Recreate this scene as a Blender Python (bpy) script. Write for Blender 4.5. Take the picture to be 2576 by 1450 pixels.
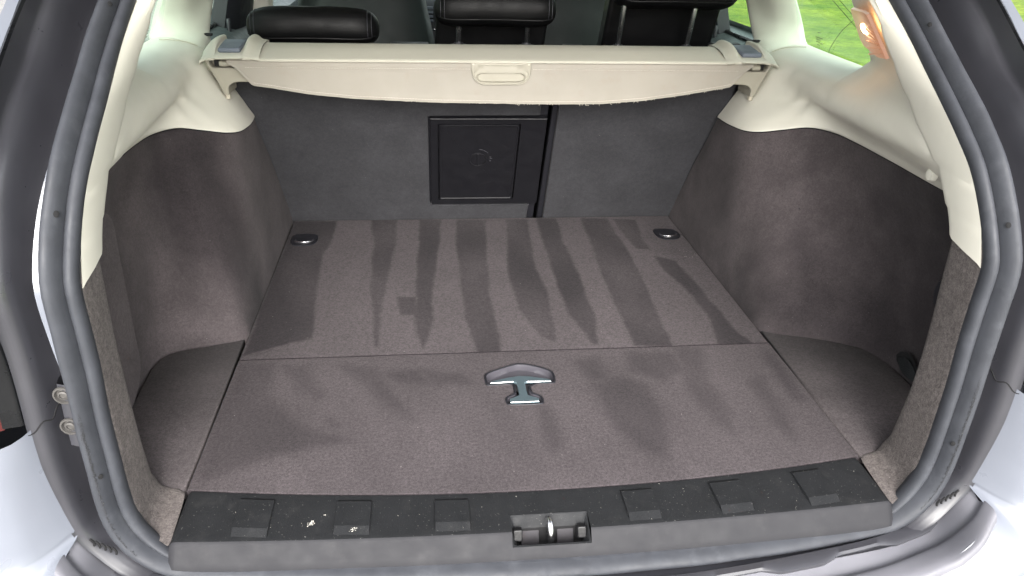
import bpy, bmesh, math, random
from mathutils import Vector, Matrix, noise
random.seed(7)
for o in list(bpy.data.objects):
    bpy.data.objects.remove(o, do_unlink=True)
sc = bpy.context.scene
COL = sc.collection
V = Vector

# ------------------------------------------------------------------ camera
cam = bpy.data.cameras.new('camera'); cam_ob = bpy.data.objects.new('camera', cam); COL.objects.link(cam_ob)
cam.sensor_width = 36.0; cam.lens = 1900/2576*36; cam.clip_start = 0.02; cam.clip_end = 600
yaw, pitch, roll = .1216, .4675, .0311
fw = V((math.sin(yaw)*math.cos(pitch), math.cos(yaw)*math.cos(pitch), -math.sin(pitch)))
rt = V((math.cos(yaw), -math.sin(yaw), 0)); up = rt.cross(fw)
r2 = rt*math.cos(roll)+up*math.sin(roll); u2 = up*math.cos(roll)-rt*math.sin(roll)
cam_ob.matrix_world = Matrix(((r2.x, u2.x, -fw.x, -.1666), (r2.y, u2.y, -fw.y, -.9283), (r2.z, u2.z, -fw.z, .8039), (0, 0, 0, 1)))
sc.camera = cam_ob

# ------------------------------------------------------------------ daylight: bright overcast
SUN_EL, SUN_AZ = 34, 180       # degrees; azimuth clockwise from +Y, from behind the camera
w = bpy.data.worlds.new('World'); sc.world = w; w.use_nodes = True
nt = w.node_tree; nt.nodes.clear()
sky = nt.nodes.new('ShaderNodeTexSky'); sky.sky_type = 'NISHITA'; sky.sun_disc = False
sky.sun_elevation = math.radians(SUN_EL); sky.sun_rotation = math.radians(SUN_AZ)
sky.air_density = 1.0; sky.dust_density = 4.0; sky.ozone_density = 1.0
hs = nt.nodes.new('ShaderNodeHueSaturation'); hs.inputs['Saturation'].default_value = .22
bg = nt.nodes.new('ShaderNodeBackground'); bg.inputs['Strength'].default_value = .15
wo = nt.nodes.new('ShaderNodeOutputWorld')
nt.links.new(sky.outputs[0], hs.inputs['Color']); nt.links.new(hs.outputs[0], bg.inputs[0]); nt.links.new(bg.outputs[0], wo.inputs[0])
sl = bpy.data.lights.new('sun', 'SUN'); sl.energy = .42; sl.angle = math.radians(60); sl.color = (1, .96, .9)
so = bpy.data.objects.new('sun', sl); COL.objects.link(so)
az, el = math.radians(SUN_AZ), math.radians(SUN_EL)
sd = V((math.sin(az)*math.cos(el), math.cos(az)*math.cos(el), math.sin(el)))
so.rotation_euler = (-sd).to_track_quat('-Z', 'Y').to_euler(); so.location = sd*20
vs = sc.view_settings; vs.view_transform = 'Standard'; vs.look = 'None'; vs.gamma = 1; vs.exposure = 2.05; vs.use_curve_mapping = False

# ------------------------------------------------------------------ materials
def lin(r, g, b):
    f = lambda c: ((c/255+.055)/1.055)**2.4 if c > 10 else c/255/12.92
    return (f(r), f(g), f(b), 1)
class NB:
    def __init__(s, name):
        s.m = bpy.data.materials.new(name); s.m.use_nodes = True; s.t = s.m.node_tree; s.n = s.t.nodes
        s.b = s.n['Principled BSDF']; s.tc = s.n.new('ShaderNodeTexCoord')
    def noise(s, scale, detail=3, rough=.55, vec=None, stretch=None):
        n = s.n.new('ShaderNodeTexNoise'); n.inputs['Scale'].default_value = scale
        n.inputs['Detail'].default_value = detail; n.inputs['Roughness'].default_value = rough
        src = s.tc.outputs['Object']
        if stretch:
            mp = s.n.new('ShaderNodeMapping'); mp.inputs['Scale'].default_value = stretch
            s.t.links.new(src, mp.inputs[0]); src = mp.outputs[0]
        s.t.links.new(src, n.inputs['Vector']); return n.outputs['Fac']
    def ramp(s, fac, lo, hi, a=0., b=1.):
        r = s.n.new('ShaderNodeMapRange'); r.inputs['From Min'].default_value = lo; r.inputs['From Max'].default_value = hi
        r.inputs['To Min'].default_value = a; r.inputs['To Max'].default_value = b
        s.t.links.new(fac, r.inputs[0]); return r.outputs[0]
    def mix(s, fac, a, b, kind='MIX'):
        x = s.n.new('ShaderNodeMix'); x.data_type = 'RGBA'; x.blend_type = kind
        for sock, v in ((x.inputs[0], fac), (x.inputs[6], a), (x.inputs[7], b)):
            if hasattr(v, 'is_linked'): s.t.links.new(v, sock)
            else: sock.default_value = v
        return x.outputs[2]
    def math(s, op, a, b):
        x = s.n.new('ShaderNodeMath'); x.operation = op
        for i, v in enumerate((a, b)):
            if hasattr(v, 'is_linked'): s.t.links.new(v, x.inputs[i])
            else: x.inputs[i].default_value = v
        return x.outputs[0]
    def attr(s, name):
        a = s.n.new('ShaderNodeAttribute'); a.attribute_name = name; return a.outputs['Fac']
    def col(s, c): 
        if hasattr(c, 'is_linked'): s.t.links.new(c, s.b.inputs['Base Color'])
        else: s.b.inputs['Base Color'].default_value = c
    def set(s, **k):
        for a, v in k.items():
            so_ = s.b.inputs[a.replace('_', ' ')]
            if hasattr(v, 'is_linked'): s.t.links.new(v, so_)
            else: so_.default_value = v
    def bump(s, h, strength, dist):
        b = s.n.new('ShaderNodeBump'); b.inputs['Strength'].default_value = strength; b.inputs['Distance'].default_value = dist
        s.t.links.new(h, b.inputs['Height']); s.t.links.new(b.outputs[0], s.b.inputs['Normal'])
def scale_c(c, k): return (c[0]*k, c[1]*k, c[2]*k, 1)

def carpet(name, c, fine=900, fine_amt=.35, mott=.18, bump=.6, dist=.0012, pile_tone=None, lint=True, mscale=9):
    b = NB(name)
    col = b.mix(b.ramp(b.noise(mscale, 4), .3, .7), scale_c(c, 1-mott), scale_c(c, 1+mott))
    if pile_tone is not None:
        col = b.mix(b.attr('pile_tone'), col, b.mix(1.0, col, pile_tone, 'MULTIPLY'))
    f1 = b.noise(fine, 2, .6); f2 = b.noise(fine*.33, 3, .6)
    hh = b.math('ADD', b.math('MULTIPLY', f1, .6), b.math('MULTIPLY', f2, .5))
    col = b.mix(b.ramp(hh, .38, .72), b.mix(1.0, col, (1-fine_amt,)*3+(1,), 'MULTIPLY'), b.mix(1.0, col, (1+fine_amt,)*3+(1,), 'MULTIPLY'))
    f3 = b.noise(fine*.13, 4, .65)
    col = b.mix(b.ramp(f3, .3, .7), b.mix(1.0, col, (.90, .90, .90, 1), 'MULTIPLY'), b.mix(1.0, col, (1.10, 1.10, 1.10, 1), 'MULTIPLY'))
    if lint:
        sp = b.ramp(b.noise(420, 1, .5), .80, .84)
        col = b.mix(b.math('MULTIPLY', sp, .45), col, lin(190, 186, 184))
    b.col(col); b.set(Roughness=.95); b.set(**{'Specular_IOR_Level': .12, 'Sheen_Weight': .04, 'Sheen_Roughness': .6})
    b.bump(hh, bump, dist); return b.m

def plastic(name, c, rough=.5, spec=.5, grain=700, bump=.15, dist=.0004, mott=.05, dirt=0., dirtc=lin(150, 140, 125), coat=0, rvar=.08, speck=0., mscale=14, metal=0, stretch=None):
    b = NB(name)
    col = b.mix(b.ramp(b.noise(mscale, 4, stretch=stretch), .3, .7), scale_c(c, 1-mott), scale_c(c, 1+mott))
    if dirt:
        d = b.ramp(b.noise(23, 6, .65), .56, .72)
        col = b.mix(b.math('MULTIPLY', d, dirt), col, dirtc)
    if speck:
        sp = b.ramp(b.noise(330, 2, .6), .69, .74)
        col = b.mix(b.math('MULTIPLY', sp, speck), col, lin(205, 203, 198))
    b.col(col)
    b.set(Roughness=b.ramp(b.noise(35, 4), .3, .7, max(.02, rough-rvar), rough+rvar), Metallic=metal)
    b.set(**{'Specular_IOR_Level': spec, 'Coat_Weight': coat, 'Coat_Roughness': .08})
    if bump: b.bump(b.noise(grain, 2, .5), bump, dist)
    return b.m

M = {}
M['floor_carpet'] = carpet('floor_carpet', lin(81, 75, 77), fine=640, pile_tone=(.34, .335, .35, 1), fine_amt=.46, mscale=6, mott=.10, bump=.8)
M['pocket_carpet'] = carpet('pocket_carpet', lin(76, 71, 72), fine=650, fine_amt=.34, mscale=7, mott=.22)
M['side_carpet'] = carpet('side_carpet', lin(80, 74, 75), fine=800, fine_amt=.24, mscale=7, mott=.22, bump=.5, pile_tone=(.44, .44, .455, 1))
M['edge_carpet'] = carpet('edge_carpet', lin(97, 91, 89), fine=420, fine_amt=.42, mott=.08, bump=1.0, dist=.0016)
M['seat_carpet'] = carpet('seat_carpet', lin(57, 57, 60), fine=600, fine_amt=.16, mott=.13, bump=.35, mscale=12)
M['beige'] = plastic('beige_plastic', lin(222, 219, 206), rough=.55, spec=.35, grain=1600, bump=.18, dist=.0003, mott=.02, dirt=.05)
M['beige_vinyl'] = plastic('beige_vinyl', lin(140, 135, 125), rough=.6, spec=.3, grain=900, bump=.35, dist=.0005, mott=.03, dirt=.16, dirtc=lin(128, 108, 92))
M['beige_cover'] = plastic('beige_cover_plastic', lin(150, 146, 133), rough=.55, spec=.3, grain=1500, bump=.15, dist=.0003, mott=.02, dirt=.06, dirtc=lin(130, 112, 96))
M['post'] = plastic('satin_chrome', (.82, .82, .84, 1), rough=.24, bump=0, mott=.02, metal=1, rvar=.04)
M['bolt'] = plastic('dull_bolt', lin(84, 82, 80), rough=.4, mott=.2, metal=.3, bump=0)
M['beige_cassette'] = plastic('beige_cassette_plastic', lin(180, 177, 164), rough=.55, spec=.3, grain=1500, bump=.15, dist=.0003, mott=.02, dirt=.05)
M['flap_carpet'] = carpet('flap_carpet', lin(84, 78, 79), fine=700, fine_amt=.28, mscale=7, mott=.15)
M['sill_lip'] = plastic('smooth_skylit_sill_lip', lin(43, 43, 46), rough=.62, spec=.22, grain=900, bump=.12, mott=.05, dirt=.05, dirtc=lin(110, 108, 106))  # same moulding as the sill plate; sky light painted in as a lighter tone
M['beige_pillar'] = plastic('beige_pillar_plastic', lin(186, 186, 174), rough=.6, spec=.3, grain=1600, bump=.15, dist=.0003, mott=.02)
M['soft_mark'] = plastic('moulded_mark', lin(58, 58, 64), rough=.5, bump=0)
M['stop'] = plastic('black_rubber_stop', lin(22, 22, 24), rough=.45, spec=.5, mott=.2, grain=300, bump=.4, dist=.001)
M['beige_dark'] = plastic('beige_trim', lin(180, 174, 158), rough=.5, spec=.35, mott=.03)
M['rubber'] = plastic('seal_rubber', lin(58, 60, 65), rough=.58, spec=.3, grain=260, bump=.22, dist=.0006, mott=.14, dirt=.30, dirtc=lin(86, 88, 93), mscale=30, rvar=.14)
M['rubber_dark'] = plastic('worn_rubber', lin(40, 41, 44), rough=.8, grain=500, bump=.9, dist=.0012, mott=.4, speck=.3)
M['gutter'] = plastic('black_frame_plastic', lin(54, 54, 59), rough=.33, spec=.9, grain=900, bump=.08, mott=.10, rvar=.06)
M['gloss_black'] = plastic('gloss_black', lin(12, 13, 15), rough=.28, spec=.5, bump=0, mott=.05)
M['paint'] = plastic('silver_white_paint', lin(110, 114, 123), rough=.3, spec=.5, bump=0, mott=.01, coat=.6, rvar=.03)
M['bumper'] = plastic('grey_bumper_plastic', lin(106, 106, 112), rough=.5, spec=.45, grain=1100, bump=.12, mott=.08, dirt=.20, dirtc=lin(120, 116, 114), rvar=.12)
M['sill'] = plastic('textured_sill_plastic', lin(33, 34, 36), rough=.62, spec=.26, grain=480, bump=.55, dist=.0007, mott=.10, dirt=.08, dirtc=lin(100, 98, 96), speck=.22, rvar=.1)
M['black_plastic'] = plastic('black_plastic', lin(34, 34, 39), rough=.5, spec=.4, grain=1500, bump=.1, mott=.05)
M['hatch'] = plastic('satin_black_plastic', lin(22, 22, 26), rough=.46, spec=.45, grain=1800, bump=.1, mott=.05)
M['grey_pad'] = plastic('grey_button', lin(92, 98, 108), rough=.5, spec=.4, grain=1300, bump=.15, mott=.04, dirt=.1)
M['leather'] = plastic('black_leather', lin(12, 12, 13), rough=.46, spec=.13, grain=240, bump=.30, dist=.0010, mott=.12, rvar=.1)
M['seat_leather'] = plastic('charcoal_leather', lin(31, 36, 36), rough=.48, spec=.22, grain=240, bump=.25, dist=.0010, mott=.08)
M['dash'] = plastic('dark_door_plastic', lin(66, 72, 74), rough=.5, spec=.4, mott=.06)
M['chrome'] = plastic('chrome', (.78, .78, .80, 1), rough=.10, spec=.5, bump=0, mott=.02, metal=1, rvar=.03)
M['dark_chrome'] = plastic('smoked_metal', lin(118, 136, 144), rough=.36, bump=0, mott=.05, metal=.6, speck=.35)
M['steel'] = plastic('latch_steel', lin(52, 50, 54), rough=.55, mott=.15, metal=.3, dirt=.35, dirtc=lin(96, 72, 58), bump=.1)
M['cup'] = plastic('grey_cup_plastic', lin(74, 72, 78), rough=.36, spec=.5, mott=.06, speck=.1)
M['crumb'] = plastic('pale_crumbs', lin(168, 165, 158), rough=.9, mott=.2)
M['thread'] = plastic('pale_threads', lin(186, 180, 168), rough=.9, mott=.1)
M['belt'] = plastic('webbing', lin(26, 29, 31), rough=.7, grain=900, bump=.8, dist=.001, mott=.2)
M['headliner'] = plastic('headliner_cloth', lin(196, 192, 178), rough=.9, mott=.03)
M['dark'] = plastic('dark_void', lin(18, 18, 20), rough=.9, mott=.05)
def glass(name, tint):
    m = bpy.data.materials.new(name); m.use_nodes = True; t = m.node_tree; t.nodes.clear()
    o = t.nodes.new('ShaderNodeOutputMaterial'); tr = t.nodes.new('ShaderNodeBsdfTransparent'); gl = t.nodes.new('ShaderNodeBsdfGlossy')
    tr.inputs[0].default_value = tint; gl.inputs['Roughness'].default_value = .02
    lw = t.nodes.new('ShaderNodeLayerWeight'); lw.inputs[0].default_value = .5; mx = t.nodes.new('ShaderNodeMixShader')
    pw = t.nodes.new('ShaderNodeMath'); pw.operation = 'POWER'; pw.inputs[1].default_value = 5
    mr = t.nodes.new('ShaderNodeMapRange'); mr.inputs['To Min'].default_value = .04; mr.inputs['To Max'].default_value = .6
    t.links.new(lw.outputs['Facing'], pw.inputs[0]); t.links.new(pw.outputs[0], mr.inputs[0]); t.links.new(mr.outputs[0], mx.inputs[0]); t.links.new(tr.outputs[0], mx.inputs[1]); t.links.new(gl.outputs[0], mx.inputs[2]); t.links.new(mx.outputs[0], o.inputs[0]); return m
M['glass'] = glass('green_tinted_glass', (.88, .98, .92, 1))
b = NB('lens_red'); b.col(lin(70, 22, 20)); b.set(Roughness=.1); b.set(**{'Coat_Weight': .5}); M['lens'] = b.m
b = NB('lamp_lens'); b.col(lin(196, 150, 128)); b.set(Roughness=.3); b.set(**{'Emission_Color': (1, .42, .18, 1), 'Emission_Strength': .05}); M['lamp_lens'] = b.m
b = NB('lamp_bulb'); b.col((1, .8, .5, 1)); b.set(**{'Emission_Color': (1, .62, .30, 1), 'Emission_Strength': 5.0}); M['bulb'] = b.m
b = NB('lawn'); g = b.mix(b.ramp(b.noise(1.1, 5), .35, .65), lin(92, 126, 26), lin(140, 158, 40))
g = b.mix(b.ramp(b.noise(26, 4, .7), .35, .65), b.mix(1., g, (.62, .70, .55, 1), 'MULTIPLY'), b.mix(1., g, (1.2, 1.18, 1.1, 1), 'MULTIPLY'))
g = b.mix(b.ramp(b.noise(6, 5, .7), .38, .62), b.mix(1., g, (.70, .76, .62, 1), 'MULTIPLY'), b.mix(1., g, (1.25, 1.2, 1.15, 1), 'MULTIPLY'))
b.col(g); b.set(Roughness=.95); b.bump(b.noise(40, 4, .7), 1., .05); M['lawn'] = b.m
M['wire'] = plastic('fine_wire', lin(86, 96, 70), rough=.6, bump=0)
M['asphalt'] = plastic('pale_concrete', lin(132, 130, 127), rough=.9, grain=160, bump=.8, dist=.004, mott=.15)

# ------------------------------------------------------------------ mesh helpers
def ob(name, vs_, fs, mat, parent=None, smooth=True, ang=38, bevel=0, seg=2, sub=0, kind=None, label=None, merge=0, attr=None):
    me = bpy.data.meshes.new(name); me.from_pydata([tuple(v) for v in vs_], [], fs); 
    if merge:
        bm = bmesh.new(); bm.from_mesh(me); bmesh.ops.remove_doubles(bm, verts=bm.verts, dist=merge); bmesh.ops.recalc_face_normals(bm, faces=bm.faces); bm.to_mesh(me); bm.free()
    me.materials.append(M[mat]); me.update()
    if smooth: me.shade_smooth(); me.set_sharp_from_angle(angle=math.radians(ang))
    if attr:
        for k, vals in attr.items():
            a = me.attributes.new(k, 'FLOAT', 'POINT'); a.data.foreach_set('value', vals)
    o = bpy.data.objects.new(name, me); COL.objects.link(o)
    if parent is not None:
        o.parent = parent
        if parent.type == 'EMPTY': o.location = -parent.location
    if bevel:
        mo = o.modifiers.new('bevel', 'BEVEL'); mo.width = bevel; mo.segments = seg; mo.limit_method = 'ANGLE'; mo.angle_limit = math.radians(30)
    if sub:
        mo = o.modifiers.new('sub', 'SUBSURF'); mo.levels = sub; mo.render_levels = sub
    if kind: o['kind'] = kind
    if label: o['label'] = label
    return o
def thing(name, label, cat, loc, group=None):
    o = bpy.data.objects.new(name, None); COL.objects.link(o); o.location = loc; o.empty_display_size = .1
    o['label'] = label; o['category'] = cat
    if group: o['group'] = group
    return o
def box_v(c, s, rx=0):
    c = V(c); R_ = Matrix.Rotation(rx, 3, 'X'); out = []
    for i in (-1, 1):
        for j in (-1, 1):
            for k in (-1, 1): out.append(c+R_ @ V((i*s[0]/2, j*s[1]/2, k*s[2]/2)))
    return out, [(0, 1, 3, 2), (4, 6, 7, 5), (0, 4, 5, 1), (2, 3, 7, 6), (0, 2, 6, 4), (1, 5, 7, 3)]
def box(name, c, s, mat, parent=None, rx=0, bevel=.003, seg=3, **k):
    v, f = box_v(c, s, rx); return ob(name, v, f, mat, parent, bevel=bevel, seg=seg, **k)
def cr(p0, p1, p2, p3, t):
    return .5*((2*p1)+(p2-p0)*t+(2*p0-5*p1+4*p2-p3)*t*t+(3*p1-p0-3*p2+p3)*t*t*t)
def spline(pts, n, closed=False):
    """n samples of a centripetal-ish curve through pts, evenly spaced along its length"""
    P = [V(p) for p in pts]; L = len(P); dense = []
    segs = L if closed else L-1
    for i in range(segs):
        if closed: a, b_, c, d = P[(i-1) % L], P[i], P[(i+1) % L], P[(i+2) % L]
        else: a, b_, c, d = P[max(i-1, 0)] if i else 2*P[0]-P[1], P[i], P[i+1], P[i+2] if i+2 < L else 2*P[-1]-P[-2]
        for k in range(12): dense.append(cr(a, b_, c, d, k/12))
    dense.append(P[0] if closed else P[-1])
    ln = [0.]
    for a, b_ in zip(dense[:-1], dense[1:]): ln.append(ln[-1]+(b_-a).length)
    out = []; j = 0; m = n if closed else n-1
    for i in range(n):
        t = ln[-1]*i/m
        while j < len(ln)-2 and ln[j+1] < t: j += 1
        q = (t-ln[j])/max(1e-9, ln[j+1]-ln[j]); out.append(dense[j].lerp(dense[j+1], q))
    return out
def grid_f(nu, nv, off=0, flip=False, wrap=False):
    f = []
    for i in range(nu-1):
        for j in range(nv if wrap else nv-1):
            k = (j+1) % nv
            q = (off+i*nv+j, off+i*nv+k, off+(i+1)*nv+k, off+(i+1)*nv+j)
            f.append(q[::-1] if flip else q)
    return f
def loft_v(secs, nu, nv):
    """secs: list of sections (polylines); resampled to nv along each, then splined to nu across"""
    S = [spline(s, nv) for s in secs]; cols = []
    P = [[S[i][j] for i in range(len(S))] for j in range(nv)]
    # common parameter across sections from the middle column
    out = [[None]*nv for _ in range(nu)]
    for j in range(nv):
        c = P[j]; L = len(c)
        for i in range(nu):
            t = (L-1)*i/(nu-1); k = min(int(t), L-2); q = t-k
            a = c[k-1] if k else 2*c[0]-c[1]; d = c[k+2] if k+2 < L else 2*c[-1]-c[-2]
            out[i][j] = cr(a, c[k], c[k+1], d, q)
    return [p for r in out for p in r], grid_f(nu, nv)
def loft(name, secs, nu, nv, mat, parent=None, mirror=False, **k):
    v, f = loft_v(secs, nu, nv)
    if mirror: v = [V((-p.x, p.y, p.z)) for p in v]
    return ob(name, v, f, mat, parent, **k)
def mx(pts, s): return [(p[0]*s, p[1], p[2]) for p in pts]
def sweep_v(path, profs, closed_prof=False):
    """path: list of (P, O, R) frames; profs: function i -> list of (o, r)"""
    v = []; n = None
    for i, (P, O, R_) in enumerate(path):
        pr = profs(i); n = len(pr)
        for o, r in pr: v.append(P+O*o+R_*r)
    return v, grid_f(len(path), n, wrap=closed_prof)
def tube_v(pts, r, n=10, cap=True):
    v = []; f = []; up_ = V((0, 0, 1)); m = len(pts); pts = [V(p) for p in pts]
    prev = None
    for i, p in enumerate(pts):
        t = (pts[min(i+1, m-1)]-pts[max(i-1, 0)]).normalized()
        a = prev if prev is not None else (V((1, 0, 0)) if abs(t.x) < .8 else V((0, 1, 0)))
        a = (a-t*a.dot(t)).normalized(); b_ = t.cross(a); prev = a
        rr = r(i/(m-1)) if callable(r) else r
        for k in range(n): v.append(p+(a*math.cos(k*2*math.pi/n)+b_*math.sin(k*2*math.pi/n))*rr)
    f = grid_f(m, n, wrap=True)
    if cap: f += [tuple(range(n))[::-1], tuple(range((m-1)*n, m*n))]
    return v, f
def inside(p, poly):
    x, y = p; c = False; n = len(poly); j = n-1
    for i in range(n):
        xi, yi = poly[i]; xj, yj = poly[j]
        if (yi > y) != (yj > y) and x < (xj-xi)*(y-yi)/(yj-yi)+xi: c = not c
        j = i
    return c
def pdist(p, poly):
    d = 9.; n = len(poly)
    for i in range(n):
        ax, ay = poly[i-1]; bx, by = poly[i]; vx, vy = bx-ax, by-ay; L = vx*vx+vy*vy or 1e-12
        t = max(0, min(1, ((p[0]-ax)*vx+(p[1]-ay)*vy)/L)); d = min(d, math.hypot(p[0]-ax-t*vx, p[1]-ay-t*vy))
    return d
def area2(poly): return sum(poly[i-1][0]*poly[i][1]-poly[i][0]*poly[i-1][1] for i in range(len(poly)))
def inset(poly, d):
    if area2(poly) < 0: poly = poly[::-1]
    n = len(poly); out = []
    for i in range(n):
        a, b_, c = V(poly[i-1]), V(poly[i]), V(poly[(i+1) % n])
        e1 = (b_-a).normalized(); e2 = (c-b_).normalized(); n1 = V((-e1.y, e1.x)); n2 = V((-e2.y, e2.x)); m = (n1+n2)
        m = m.normalized() if m.length > 1e-6 else n1; k = min(1.6, 1/max(.3, m.dot(n1))); out.append(tuple(b_+m*d*k))
    return out
def smooth_poly(poly, it=1):
    for _ in range(it):
        o = []
        for i in range(len(poly)):
            a, b_ = V(poly[i]), V(poly[(i+1) % len(poly)]); o += [tuple(a.lerp(b_, .25)), tuple(a.lerp(b_, .75))]
        poly = o
    return poly
def prism(name, poly, to3, d0, d1, mat, parent=None, **k):
    """extrude a 2-D outline between depths d0 and d1; to3(x, y, depth) -> point"""
    if area2(poly) < 0: poly = poly[::-1]
    n = len(poly); v = [to3(x, y, d0) for x, y in poly]+[to3(x, y, d1) for x, y in poly]
    f = [tuple(range(n))[::-1], tuple(range(n, 2*n))]+[(i, (i+1) % n, n+(i+1) % n, n+i) for i in range(n)]
    return ob(name, v, f, mat, parent, **k)
def rings(name, polys, mat, parent=None, fill=True, **k):
    """polys: list of (outline, z) with equal vertex counts, joined ring to ring"""
    n = len(polys[0][0]); v = []; f = []
    for p, z in polys: v += [V((x, y, z)) if not callable(z) else V((x, y, z(x, y))) for x, y in p]
    for i in range(len(polys)-1):
        for j in range(n): kk = (j+1) % n; f.append((i*n+j, i*n+kk, (i+1)*n+kk, (i+1)*n+j))
    if fill: f.append(tuple(range((len(polys)-1)*n, len(polys)*n)))
    return ob(name, v, f, mat, parent, **k)
def cushion(name, c, s, mat, parent, p=3.2, rx=0, ry=0, bow=0, nu=28, nv=18, label=None, wob=.0015):
    """rounded upholstered block (superellipsoid), slightly uneven"""
    v = []; R_ = Matrix.Rotation(rx, 3, 'X') @ Matrix.Rotation(ry, 3, 'Y'); c = V(c)
    sg = lambda x, e: math.copysign(abs(x)**e, x)
    for i in range(nv+1):
        a = -math.pi/2+math.pi*i/nv
        for j in range(nu):
            t = 2*math.pi*j/nu; e = 2/p
            q = V((s[0]/2*sg(math.cos(a), e)*sg(math.cos(t), e), s[1]/2*sg(math.cos(a), e)*sg(math.sin(t), e), s[2]/2*sg(math.sin(a), e)))
            q.z -= bow*(q.x/(s[0]/2))**2
            w_ = R_ @ q+c; w_ += (w_-c).normalized()*wob*noise.noise(w_*22); v.append(w_)
    return ob(name, v, grid_f(nv+1, nu, wrap=True), mat, parent, label=label, ang=60)
def bolster(name, c, s, mat, parent, k=7., p=2.6, rx=0, bow=0, nx=44, nr=30, label=None):
    """long upholstered roll: rounded cross-section in y-z, blunt rounded ends in x"""
    v = []; c = V(c); R_ = Matrix.Rotation(rx, 3, 'X'); sg = lambda x, e: math.copysign(abs(x)**e, x)
    for i in range(nx+1):
        u = -math.cos(math.pi*i/nx); sc_ = max(.02, (1-abs(u)**k))**(1/2.4)
        for j in range(nr):
            t = 2*math.pi*j/nr; q = V((u*s[0]/2, s[1]/2*sc_*sg(math.cos(t), 2/p), s[2]/2*sc_*sg(math.sin(t), 2/p)-bow*u*u))
            w_ = R_ @ q+c; w_ += V((0, 1, 1))*.0012*noise.noise(w_*26); v.append(w_)
    return ob(name, v, grid_f(nx+1, nr, wrap=True)+[tuple(range(nr))[::-1], tuple(range(nx*nr, (nx+1)*nr))], mat, parent, label=label, ang=60)

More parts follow.
